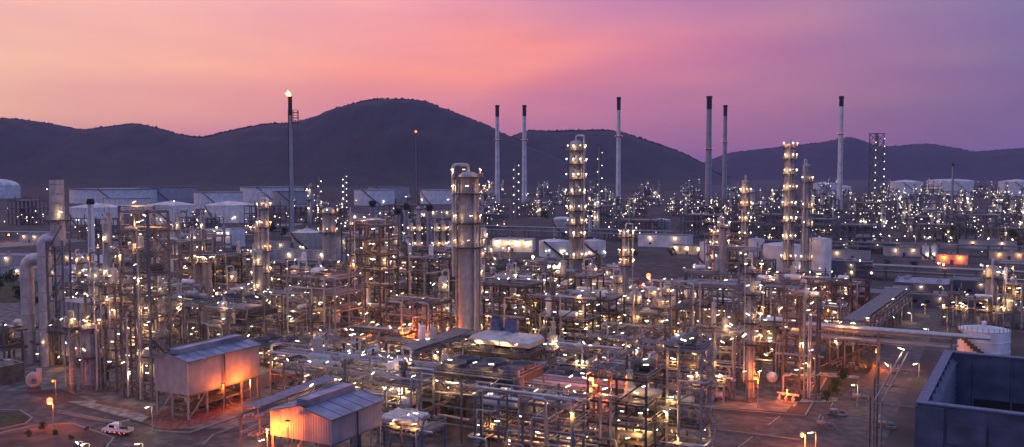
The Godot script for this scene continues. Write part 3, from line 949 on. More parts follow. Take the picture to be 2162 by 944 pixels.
func compressor(label: String, at: Vector3, turn: float) -> void:
	var o := thing("compressor_skid", label, "compressor", at, turn, "compressors under the sheds")
	box(o, "skid", M.concrete_light, Vector3(0, 0.3, 0), Vector3(6.5, 0.6, 2.6))
	drum(o, Vector3(-1.4, 1.75, 0), 2.8, 0.85, 0.0, M.cladding_dull)
	drum(o, Vector3(1.8, 1.65, 0), 2.4, 0.75, 0.0, M.blue_paint)
	piece(o, "intake_duct", tube([Vector3(-1.4, 2.4, 0), Vector3(-1.4, 3.6, 0), Vector3(-1.4, 3.6, -2.2)], 0.35, 10), M.cladding)
	piece(o, "outlet_pipe", tube([Vector3(2.8, 1.6, 0), Vector3(3.8, 1.6, 0), Vector3(3.8, 0.5, 0), Vector3(3.8, 0.5, 2.6)], 0.22, 8), M.galvanised)
	box(o, "control_panel", M.grey_paint, Vector3(0.3, 1.3, 1.1), Vector3(0.7, 1.5, 0.4))
	for k in 5:
		rod(o, "cylinder_head", M.galvanised, Vector3(-2.4 + k * 0.6, 2.4, 0.35), Vector3(-2.4 + k * 0.6, 2.95, 0.35), 0.17)

func low_building(label: String, at: Vector3, w: float, d: float, h: float, opt := {}) -> Node3D:
	var o := thing(opt.get("name", "low_building"), label, "building", at, opt.get("turn", YAW), "low buildings")
	var wall: Material = M[opt.get("wall", "grey_paint")]
	var roof: Material = M[opt.get("roof", "grey_paint")]
	box(o, "wall", wall, Vector3(0, h / 2, d / 2 - 0.15), Vector3(w, h, 0.3))
	box(o, "wall", wall, Vector3(0, h / 2, -d / 2 + 0.15), Vector3(w, h, 0.3))
	box(o, "wall", wall, Vector3(-w / 2 + 0.15, h / 2, 0), Vector3(0.3, h - 0.01, d - 0.6))
	box(o, "wall", wall, Vector3(w / 2 - 0.15, h / 2, 0), Vector3(0.3, h - 0.01, d - 0.6))
	if opt.get("gable", false):
		var yr := h + w * 0.14
		for s in [-1.0, 1.0]:
			var st := begin()
			st.set_smooth_group(-1)
			var q := [Vector3(s * (w / 2 + 0.5), h - 0.1, d / 2 + 0.4), Vector3(0, yr, d / 2 + 0.4), Vector3(0, yr, -d / 2 - 0.4), Vector3(s * (w / 2 + 0.5), h - 0.1, -d / 2 - 0.4)]
			for i in [0, 1, 2, 0, 2, 3]:
				st.add_vertex(q[i])
			for i in [3, 2, 1, 3, 1, 0]:
				st.add_vertex(q[i] - Vector3(0, 0.15, 0))
			st.generate_normals()
			piece(o, "roof", st.commit(), roof)
		for s in [-1.0, 1.0]:
			var st := begin()
			st.set_smooth_group(-1)
			for v in [Vector3(-w / 2, h, s * (d / 2 - 0.1)), Vector3(0, yr - 0.16, s * (d / 2 - 0.1)), Vector3(w / 2, h, s * (d / 2 - 0.1))]:
				st.add_vertex(v)
			st.generate_normals()
			piece(o, "gable", st.commit(), wall)
	else:
		box(o, "roof", roof, Vector3(0, h - 0.35, 0), Vector3(w - 0.62, 0.2, d - 0.62))
		for s in [-1.0, 1.0]:
			box(o, "coping", M.concrete_light, Vector3(0, h + 0.08, s * (d / 2 - 0.12)), Vector3(w + 0.1, 0.15, 0.42))
			box(o, "coping", M.concrete_light, Vector3(s * (w / 2 - 0.12), h + 0.08, 0), Vector3(0.42, 0.14, d - 0.7))
		for k in int(opt.get("units", 2)):
			box(o, "roof_unit", M.grey_paint, Vector3(rng.randf_range(-0.4, 0.4) * w, h + 0.35, rng.randf_range(-0.35, 0.35) * d), Vector3(1.8, 1.2, 1.4))
	var n := int(w / float(opt.get("window_step", 4.0 if -at.z < 420.0 else 16.0)))
	for k in n:
		var x := -w / 2 + w * (k + 0.5) / n
		if k == n / 2:
			box(o, "door", M.steel_dark, Vector3(x, 1.15, d / 2 + 0.03), Vector3(1.5, 2.3, 0.08))
		else:
			var win := box(o, "window", M.glass_dark, Vector3(x, minf(h * 0.55, 2.4), d / 2 + 0.02), Vector3(1.7, 1.2, 0.05))
			box(win, "sill", M.concrete_light, Vector3(x, minf(h * 0.55, 2.4) - 0.68, d / 2 + 0.08), Vector3(1.9, 0.1, 0.2))
	for k in int(d / 6.0) if -at.z < 420.0 else 0:
		box(o, "window", M.glass_dark, Vector3(-w / 2 - 0.02, minf(h * 0.55, 2.4), -d / 2 + d * (k + 0.5) / int(d / 6.0)), Vector3(0.05, 1.2, 1.7))
	for k in int(opt.get("lamps", 1)):
		var x := -w / 2 + w * (k + 0.5) / int(opt.get("lamps", 1))
		lamp(o, Vector3(x, h * 0.8, d / 2 + 0.7), opt.get("style", "globe"), float(opt.get("glow", 5.0)), opt.get("lamp", ""), opt.get("size", 0.6))
	keep_clear.append([at, maxf(w, d) * 0.5 + 2.0])
	return o

func open_basin() -> void:
	var at := ground(1937, 852, 18.0)
	at.y = 0
	var o := thing("cooling_building", "dark blue open-topped cooling building with louvred inner wall at the lower right corner", "building", at, deg_to_rad(-30.5))
	var w := 38.0
	var ln := 42.4
	var h := 18.0
	box(o, "front_wall", M.navy_cladding, Vector3(w / 2, h / 2, -0.5), Vector3(w, h, 1.0))
	box(o, "back_wall", M.navy_cladding, Vector3(w / 2, h / 2, -ln + 0.5), Vector3(w, h, 1.0))
	box(o, "side_wall", M.navy_cladding, Vector3(0.5, h / 2, -ln / 2), Vector3(1.0, h - 0.02, ln - 2.0))
	box(o, "side_wall", M.navy_cladding, Vector3(w - 0.5, h / 2, -ln / 2), Vector3(1.0, h - 0.02, ln - 2.0))
	box(o, "basin_floor", M.navy_cladding, Vector3(w / 2, 1.5, -ln / 2), Vector3(w - 2.0, 0.4, ln - 2.0))
	# rim caps
	box(o, "rim", M.blue_paint, Vector3(w / 2, h + 0.12, -0.5), Vector3(w + 0.4, 0.22, 1.4))
	box(o, "rim", M.blue_paint, Vector3(w / 2, h + 0.12, -ln + 0.5), Vector3(w + 0.4, 0.22, 1.4))
	box(o, "rim", M.blue_paint, Vector3(0.5, h + 0.11, -ln / 2), Vector3(1.4, 0.2, ln - 2.4))
	for k in 15:
		piece(o, "louvre", box_mesh, M.navy_cladding, Transform3D(Basis(Vector3.BACK, -0.7) * Basis.from_scale(Vector3(1.3, 0.12, ln - 2.6)), Vector3(1.5, 2.6 + k * 1.02, -ln / 2)))
	for k in 9:
		bar(o, "louvre_post", M.navy_cladding, Vector3(1.15, 5.7, -2.0 - k * 4.6), Vector3(1.15, h - 0.1, -2.0 - k * 4.6), 0.25)
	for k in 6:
		box(o, "intake_shade", M.rubber, Vector3(7.6 + k * 5.9, 8.6, -ln + 1.03), Vector3(5.6, 3.4, 0.08))  # flat black panels painted as the shade of recesses; no openings behind
	for k in 7:
		bar(o, "inner_rib", M.navy_cladding, Vector3(4.6 + k * 5.9, 1.8, -ln + 1.1), Vector3(4.6 + k * 5.9, h - 0.2, -ln + 1.1), 0.22)
	# panels, ledges and posts on the front
	for r in 4:
		for c in 6:
			box(o, "wall_panel", M.navy_cladding, Vector3(6.2 + c * 5.1, 14.4 - r * 3.5, 0.06), Vector3(4.75, 2.9, 0.5))
			if c > 0 and r > 0:
				bar(o, "panel_post", M.grey_paint, Vector3(3.65 + c * 5.1, 13.0 - r * 3.5, 0.35), Vector3(3.65 + c * 5.1, 15.6 - r * 3.5, 0.35), 0.28)
		bar(o, "ledge", M.navy_cladding, Vector3(3.4, 12.72 - r * 3.5, 0.2), Vector3(w, 12.72 - r * 3.5, 0.2), 0.24)
	box(o, "corner_pier", M.navy_cladding, Vector3(1.6, h / 2 - 0.1, 0.15), Vector3(3.6, h - 0.3, 0.5))
	keep_clear.append([at + uv(16, 20), 28.0])
	# the pipework outside its left wall
	var p := thing("standpipe_bank", "pale pipes climbing the outside of the dark blue building", "pipes", at + uv(-3.0, 0), YAW)
	for k in 2:
		rod(p, "pipe", M.galvanised, Vector3(-0.4 - k, 17.6, -41.0), Vector3(-3.4 - k * 1.2, 12.0, -24.0), 0.14)
		rod(p, "pipe", M.galvanised, Vector3(-3.4 - k * 1.2, 12.0, -24.0), Vector3(-3.4 - k * 1.2, 0.2, -23.0), 0.14)
	rod(p, "pipe", M.white_paint, Vector3(-1.6, 8.5, -5.0), Vector3(-3.2, 1.0, 14.0), 0.24)
	for k in 3:
		bar(p, "support", M.steel_dark, Vector3(-5.2, 0, -24.0 - k * 7.0), Vector3(-5.2, 12.6 + k * 1.6, -24.0 - k * 7.0), 0.2)
		bar(p, "support_beam", M.galvanised, Vector3(-5.4, 11.6 + k * 1.6, -24.0 - k * 7.0), Vector3(2.4, 11.6 + k * 1.6, -24.0 - k * 7.0), 0.2)
	bar(p, "support", M.steel_dark, Vector3(-3.0, 0, 4.0), Vector3(-3.0, 5.0, 4.0), 0.2)
	lamp(p, Vector3(-1.5, 18.2, -40.0), "bar", 7.0)
	lamp(p, Vector3(-3.0, 5.4, 4.0), "bar", 7.0)

# ---------- vehicles and street furniture ----------
func utility_truck(at: Vector3, turn: float) -> void:
	var o := thing("utility_truck", "white utility truck with loaded bed and red lights on the road corner", "truck", at, turn)
	var st := begin()
	st.set_smooth_group(-1)
	var prof := [Vector2(-2.7, 0.55), Vector2(-2.75, 1.1), Vector2(-2.5, 1.25), Vector2(-1.7, 1.4), Vector2(-1.05, 2.15), Vector2(0.25, 2.2), Vector2(0.45, 1.35), Vector2(0.45, 0.55)]
	for i in range(1, prof.size() - 1):
		for s in [-0.9, 0.9]:
			for v in [prof[0], prof[i], prof[i + 1]]:
				st.add_vertex(Vector3(v.x, v.y, s))
	for i in prof.size():
		var a: Vector2 = prof[i]
		var b: Vector2 = prof[(i + 1) % prof.size()]
		var q := [Vector3(a.x, a.y, -0.9), Vector3(b.x, b.y, -0.9), Vector3(b.x, b.y, 0.9), Vector3(a.x, a.y, 0.9)]
		for k in [0, 1, 2, 0, 2, 3]:
			st.add_vertex(q[k])
	st.generate_normals()
	piece(o, "cab", st.commit(), M.white_paint)
	for s in [-0.92, 0.92]:
		box(o, "side_window", M.glass_dark, Vector3(-0.35, 1.72, s), Vector3(1.2, 0.5, 0.03))
	piece(o, "windscreen", box_mesh, M.glass_dark, Transform3D(Basis(Vector3.BACK, -0.86) * Basis.from_scale(Vector3(0.9, 0.03, 1.6)), Vector3(-1.4, 1.81, 0)))
	box(o, "chassis", M.steel_dark, Vector3(0.3, 0.5, 0), Vector3(5.8, 0.2, 1.2))
	box(o, "bed_floor", M.grey_paint, Vector3(1.85, 0.85, 0), Vector3(2.75, 0.12, 1.85))
	for s in [-0.9, 0.9]:
		box(o, "bed_side", M.white_paint, Vector3(1.85, 1.15, s), Vector3(2.75, 0.5, 0.08))
		box(o, "stripe", M.warning_red, Vector3(0.2, 0.72, s * 1.05), Vector3(5.2, 0.16, 0.03))
		for k in 5:
			lamp(o, Vector3(-1.8 + k * 1.1, 0.66, s * 1.1), "globe", 0.0, "lamp_red", 0.1)
	bar(o, "crane_mast", M.cream_paint, Vector3(0.9, 0.9, 0), Vector3(0.9, 2.6, 0), 0.3)
	bar(o, "crane_boom", M.cream_paint, Vector3(0.9, 2.5, 0), Vector3(3.1, 3.1, 0.2), 0.22)
	box(o, "tool_box", M.steel_dark, Vector3(1.9, 1.35, 0.3), Vector3(1.2, 0.9, 0.9))
	for x in [-1.8, 1.75]:
		for s in [-0.85, 0.85]:
			var wheel := rod(o, "wheel", M.rubber, Vector3(x, 0.42, s - 0.15), Vector3(x, 0.42, s + 0.15), 0.42)
			rod(wheel, "rim", M.cladding, Vector3(x, 0.42, s - 0.17), Vector3(x, 0.42, s + 0.17), 0.24)
	for s in [-0.65, 0.65]:
		box(o, "headlight", M.cladding, Vector3(-2.76, 0.98, s), Vector3(0.06, 0.22, 0.35))

func street_lamp(label: String, px: float, py_base: float, py_top: float, style := "bar", energy := 14.0, mat := "", arm := -1.2, size := 1.0) -> void:
	var at := ground(px, py_base)
	var h := rise(py_top, at)
	var o := thing("street_lamp", label, "street lamp", at, 0.0, "lamps along the roads")
	piece(o, "pole", lathe([Vector2(0.22, 0), Vector2(0.2, 0.5), Vector2(0.11, 0.6), Vector2(0.07, h)], 8), M.galvanised)
	piece(o, "arm", tube([Vector3(0, h - 0.6, 0), Vector3(0, h + 0.3, 0), Vector3(arm, h + 0.35, 0)], 0.06, 6), M.galvanised)
	box(o, "lamp_housing", M.steel_dark, Vector3(arm, h + 0.4 + (size * 0.8 if style == "globe" else 0.0), 0), Vector3(0.9, 0.12, 0.4))
	lamp(o, Vector3(arm, h + 0.16, 0.0), style, energy, mat, size)

func flare_stack() -> void:
	var base := ground(616, 484)
	var h := rise(204, base)
	var o := thing("flare_stack", "tall slender flare stack with a burning flame at its tip, before the big hill", "flare stack", base)
	piece(o, "riser", lathe([Vector2(2.2, 0), Vector2(1.9, h * 0.5), Vector2(1.7, h * 0.86)], 16), M.grey_paint)
	piece(o, "flare_tip", lathe([Vector2(1.8, h * 0.86), Vector2(1.8, h - 1), Vector2(2.2, h), Vector2(1.6, h)], 16), M.soot)
	for k in 3:
		var y := rise(238.0 + k * 11.0, base)
		box(o, "gantry_deck", M.steel_dark, Vector3(4.4, y, 0), Vector3(5.5, 0.5, 4.0))
		bar(o, "gantry_rail", M.steel_dark, Vector3(1.6, y + 2.2, 2.0), Vector3(7.2, y + 2.2, 2.0), 0.35)
	for x in [2.2, 6.8]:
		for z in [-1.8, 1.8]:
			bar(o, "gantry_post", M.steel_dark, Vector3(x, rise(262, base), z), Vector3(x, rise(233, base), z), 0.45)
	for a in 3:
		var t := TAU * a / 3 + 0.4
		bar(o, "guy_wire", M.steel_dark, Vector3(0, h * 0.8, 0), Vector3(cos(t) * 52, 0, sin(t) * 52), 0.14)
	piece(o, "ladder", box_mesh, M.steel_dark, Transform3D(Basis.from_scale(Vector3(0.5, h * 0.9, 0.5)), Vector3(-1.4, h * 0.45, 1.6)))
	var st := begin()
	st.append_from(lathe([Vector2(0.2, 0), Vector2(1.9, 1.2), Vector2(2.4, 2.8), Vector2(1.7, 4.8), Vector2(0.8, 6.4), Vector2(0, 7.2)], 12), 0, Transform3D(Basis(Vector3.BACK, 0.35) * Basis.from_scale(Vector3(0.75, 0.85, 0.75)), Vector3(0, h - 0.5, 0)))
	st.append_from(lathe([Vector2(0.2, 0), Vector2(1.1, 1.0), Vector2(0.9, 2.6), Vector2(0, 4.4)], 10), 0, Transform3D(Basis(Vector3.BACK, 0.9), Vector3(-1.0, h + 0.6, 0)))
	piece(o, "flame", st.commit(), M.flame)
	var l := OmniLight3D.new()
	l.name = "flame_light"
	l.light_color = Color(1.0, 0.6, 0.25)
	l.light_energy = 900.0
	l.light_size = 2.0
	l.omni_range = 300.0
	l.omni_attenuation = 2.0
	l.shadow_enabled = true
	o.add_child(l)
	l.position = Vector3(0, h + 9.0, 3)

func lattice_tower(label: String, px: float, py_base: float, py_top: float, wpx: float, lamps: int, mat := "steel_dark", category := "lattice tower") -> void:
	var base := ground(px, py_base)
	var h := rise(py_top, base)
	var w := wpx * per_px(base)
	var o := thing("lattice_tower", label, category, base, 0.3)
	var n := int(clampf(h / w / 0.9, 4, 14))
	var t := w * 0.045
	for x in [-0.5, 0.5]:
		for z in [-0.5, 0.5]:
			bar(o, "leg", M[mat], Vector3(x * w, 0, z * w), Vector3(x * w, h, z * w), t * 1.5)
	for k in n:
		var y0 := h * k / n
		var y1 := h * (k + 1) / n
		for s in [-0.5, 0.5]:
			bar(o, "brace", M[mat], Vector3(-w / 2, y0 if k % 2 else y1, s * w), Vector3(w / 2, y1 if k % 2 else y0, s * w), t)
			bar(o, "brace", M[mat], Vector3(s * w, y0, -w / 2), Vector3(s * w, y1, w / 2), t)
			bar(o, "girt", M[mat], Vector3(-w / 2, y1, s * w), Vector3(w / 2, y1, s * w), t)
		if k % 4 == 3 or k == n - 1:
			box(o, "deck", M.steel_dark, Vector3(0, y1, 0), Vector3(w * (1.5 if k == n - 1 else 1.0), t * 0.6, w * 0.96))
	rod(o, "riser", M.cladding_dull, Vector3(0, 0, 0), Vector3(0, h * 0.97, 0), w * 0.2)
	for k in lamps:
		lamp(o, Vector3((0.55 if k % 2 else -0.55) * w, h * (0.12 + 0.86 * k / lamps), w * 0.55), "globe", 0.0, "lamp_far", 0.25 + -base.z * 0.00028)

# ---------- the far units ----------
var lattice_meshes := []
func make_lattices() -> void:
	for v in 3:
		var st := begin()
		var nx := 5 + v
		var w := 34.0
		var d := 18.0
		var floors: Array = [[6.0, 12.0, 18.0], [5.0, 10.0, 15.0, 22.0], [7.0, 14.0]][v]
		for i in nx + 1:
			for j in 3:
				st_bar(st, Vector3(-w / 2 + w * i / nx, 0, -d / 2 + d * j / 2.0), Vector3(-w / 2 + w * i / nx, floors[-1] + (4.0 if (i + j) % 4 == 0 else 0.0), -d / 2 + d * j / 2.0), 0.6)
		for y in floors:
			for j in 3:
				st_bar(st, Vector3(-w / 2, y, -d / 2 + d * j / 2.0), Vector3(w / 2, y, -d / 2 + d * j / 2.0), 0.55)
			for i in nx + 1:
				st_bar(st, Vector3(-w / 2 + w * i / nx, y, -d / 2), Vector3(-w / 2 + w * i / nx, y, d / 2), 0.5)
			st_box(st, Vector3(w * 0.1 * (v - 1), y + 0.3, 0), Vector3(w * 0.7, 0.3, d * 0.9))
		for k in 5:
			st_bar(st, Vector3(-w / 2 - 4, floors[0] + k * 1.3, d * 0.3 - k * 2), Vector3(w / 2 + 4, floors[0] + k * 1.3, d * 0.3 - k * 2), 0.7)
		lattice_meshes.append(st.commit())

func far_unit(label: String, px: float, py: float, towers: int, lamps: int, tall := 1.0, glowing := 16.0) -> void:
	var base := ground(px, py)
	var o := thing("far_process_unit", label, "process unit", base, YAW + rng.randf_range(-0.05, 0.05), "lit process units in the distance")
	var v := rng.randi() % 3
	piece(o, "framework", lattice_meshes[v], [M.steel_grey, M.steel_brown, M.steel_grey][rng.randi() % 3], Transform3D(Basis.from_scale(Vector3(rng.randf_range(0.9, 1.25), rng.randf_range(0.8, 1.15), 1.0)), Vector3.ZERO))
	var ts := []
	for k in towers:
		var p := Vector3(rng.randf_range(-19, 19), 0, rng.randf_range(-10, 12))
		var h := rng.randf_range(18, 38) * tall
		var r := rng.randf_range(0.9, 2.0)
		piece(o, "column", vessel_mesh, [M.cladding, M.cladding_dull, M.grey_paint][k % 3], Transform3D(Basis.from_scale(Vector3(r, h, r)), p))
		for q in 2:
			rod(o, "platform", M.steel_dark, p + Vector3.UP * h * (0.6 + 0.3 * q), p + Vector3.UP * (h * (0.6 + 0.3 * q) + 0.5), r + 1.6)
		ts.append([p, h, r])
	for k in 2:
		drum(o, Vector3(rng.randf_range(-14, 14), 20.0 * rng.randf(), rng.randf_range(-6, 8)), 9.0, 1.6, 0.0, M.grey_paint)
	for k in lamps:
		var p := Vector3(rng.randf_range(-21, 21), absf(rng.randfn(0, 8.0)) + 1.5, rng.randf_range(-8, 11))
		if k % 4 == 0 and ts.size() > 0:
			var t: Array = ts[(k / 4) % ts.size()]
			p = (t[0] as Vector3) + Vector3(rng.randf_range(-1, 1) * (t[2] + 1.6), t[1] * rng.randf_range(0.35, 1.02), t[2] + 1.6)
		lamp(o, p, "globe", glowing if k % 12 == 0 else 0.0, "lamp_far", rng.randf_range(0.2, 0.46))

# ---------- the dense process area ----------
var landmarks := []
var described := {}
func describe(p: Vector3, what: String) -> String:
	var best := ""
	var bd := 1e9
	for l in landmarks:
		var d: float = (l[1] as Vector3).distance_to(p)
		if d < bd:
			bd = d
			best = l[0]
	var q: Vector2 = pixel(p)
	var lp := Vector2.ZERO
	for l in landmarks:
		if l[0] == best:
			lp = pixel(l[1])
	var rel := "left of" if q.x < lp.x - 45 else ("right of" if q.x > lp.x + 45 else ("in front of" if q.y > lp.y else "behind"))
	if absf(q.y - lp.y) > 45 and rel in ["left of", "right of"]:
		rel = ("before, " if q.y > lp.y else "behind, ") + rel.split(" ")[0] + " of"
	var s := "%s %s %s" % [what, rel, best]
	var n: int = described.get(s, 0)
	described[s] = n + 1
	if n > 0:
		s = "%s %s" % [["", "second", "third", "fourth", "fifth", "sixth", "seventh"][mini(n, 6)], s]
	return s

# how high a frame at p may rise before it would hide what the photograph shows behind it
func headroom(p: Vector3) -> float:
	var q: Vector2 = pixel(p)
	var h := 60.0
	for k in [[560, 900, 752, 745], [900, 1150, 764, 762], [770, 1460, 850, 792], [1520, 1700, 848, 800], [640, 760, 600, 562], [330, 560, 800, 770], [1030, 1300, 600, 560], [1180, 1290, 800, 818], [1590, 1765, 600, 592], [1300, 1480, 604, 606], [1140, 1210, 620, 620], [395, 455, 648, 642], [1470, 1510, 590, 560], [600, 700, 540, 536]]:
		if q.x > k[0] and q.x < k[1] and q.y > k[2]:
			h = minf(h, rise(k[3], p))
	return maxf(h, 4.5)

func process_area() -> void:
	var zones := [
		[[225, 838], [160, 720], [185, 610], [380, 575], [620, 600], [1000, 585], [1290, 590], [1300, 640], [1440, 620], [1480, 600], [1700, 600], [1800, 640], [1790, 700], [1690, 780], [1640, 845], [1470, 852], [1465, 1010], [770, 1010], [770, 905], [560, 830], [556, 790], [330, 745], [310, 835]],
	]
	var hole := outline([[600, 742], [640, 690], [770, 688], [850, 738], [760, 752]])
	var polys := []
	for z in zones:
		polys.append(outline(z))
	var steels := ["steel_grey", "steel_dark", "galvanised", "steel_brown", "fireproofing", "steel_grey", "steel_dark"]
	var tones := {"steel_grey": "grey", "galvanised": "pale grey", "steel_brown": "brownish", "fireproofing": "beige", "steel_dark": "dark"}
	var cells := []
	for iv in range(2, 31):
		for iu in range(-25, 26):
			var p := uv(iu * 19.6, 100.0 + iv * 15.8)
			var ok := false
			for poly in polys:
				ok = ok or Geometry2D.is_point_in_polygon(Vector2(p.x, p.z), poly)
			if Geometry2D.is_point_in_polygon(Vector2(p.x, p.z), hole):
				ok = false
			for k in keep_clear:
				if Vector2(k[0].x - p.x, k[0].z - p.z).length() < k[1] + 3.5:
					ok = false
			if ok:
				cells.append([-p.z, p])
	cells.sort()
	print("cells ", cells.size())
	for c in cells:
		var p: Vector3 = c[1] + uv(rng.randf_range(-1.5, 1.5), rng.randf_range(-1, 1))
		var far: float = c[0]
		var fine := far < 300.0
		var pick := rng.randf()
		var steel: String = steels[rng.randi() % steels.size()]
		var style := "bar" if far < 420 else "globe"
		var words := ["no", "one", "two", "three", "four", "five", "six"]
		if pick < 0.52:
			var nf := rng.randi_range(2, 4) if far < 230 else rng.randi_range(2, 5)
			var lh := rng.randf_range(4.2, 5.4)
			var floors := []
			nf = clampi(int(headroom(p) / lh), 1, nf)
			for k in nf:
				floors.append(lh * (k + 1) + rng.randf_range(-0.3, 0.3))
			var nx := rng.randi_range(2, 3)
			var lab := describe(p, "%s steel frame with %s decks" % [tones[steel], words[nf]])
			var o := steel_frame(lab, p, YAW, nx, 2, 16.0 / nx, rng.randf_range(5.0, 6.5), floors, {"steel": steel, "fine": fine, "vessels": 8 if fine else 4, "decked": 0.85, "thick": 0.48, "pipes": 16 if fine else 7, "lamps": 13 if fine else 8, "every": 2 if fine else 3, "style": style, "size": 1.0 if far < 420 else 0.5, "braces": 4 if fine else 2})
			if rng.randf() < 0.3 and headroom(p) > 40.0:
				fill_column(o, Vector3(rng.randf_range(-5, 5), 0, 6.5), floors[-1] + rng.randf_range(5, 13), rng.randf_range(0.8, 1.4), M.cladding if rng.randf() < 0.5 else M.cladding_dull, {"decks": 2, "lamps": 2, "pipes": 1, "ladder": fine, "glow": 9.0}, p)
		elif pick < 0.68:
			var lab := describe(p, "tray of cooler fans on %s legs" % tones[steel])
			var o := thing("air_cooler", lab, "air cooler", p, YAW, "air coolers")
			fill_cooler(o, 18.0, rng.randf_range(8, 11), minf(rng.randf_range(9, 14), headroom(p)), M[steel], 9 if fine else 5)
		elif pick < 0.82:
			var n := rng.randi_range(2, 3)
			var lab := describe(p, "%s upright vessels with lit platforms" % words[n])
			var o := thing("vessel_group", lab, "vessels", p, YAW, "groups of process vessels")
			box(o, "plinth", M.concrete, Vector3(0, 0.25, 0), Vector3(17, 0.5, 9))
			for k in n:
				fill_column(o, Vector3(-6.0 + 12.0 * k / maxi(1, n - 1), 0, rng.randf_range(-2, 2)), minf(rng.randf_range(12, 25), headroom(p)), rng.randf_range(1.0, 1.9), [M.cladding, M.cladding_dull, M.cream_paint][k % 3], {"decks": 2, "lamps": 2, "pipes": 2, "ladder": fine, "glow": 9.0}, p)
			fill_frame(o, 2, 1, 8.0, 5.0, [5.0, 9.5], {"steel": steel, "fine": fine, "vessels": 2, "pipes": 6, "lamps": 6, "every": 2, "style": style, "braces": 1, "stairs": false})
		else:
			var lab := describe(p, "stacked heat exchangers on %s frame" % tones[steel])
			var o := thing("exchanger_bank", lab, "heat exchangers", p, YAW, "banks of heat exchangers")
			fill_frame(o, 3, 1, 5.4, 7.0, [4.5, 8.5], {"steel": steel, "fine": fine, "vessels": 0, "pipes": 8, "lamps": 9 if fine else 5, "every": 2, "style": style, "braces": 2, "stairs": false})
			for k in 6:
				drum(o, Vector3(-6.4 + (k % 3) * 6.2, 1.8 + (k / 3) * 4.3, 0), 6.2, rng.randf_range(0.6, 0.85), PI / 2, [M.cladding, M.cladding_dull, M.grey_paint][k % 3])

func orange_flood(label: String, px: float, py_base: float, py_top: float, energy: float, size := 0.5) -> void:
	street_lamp(label, px, py_base, py_top, "globe", energy, "lamp_sodium", -0.6, size)

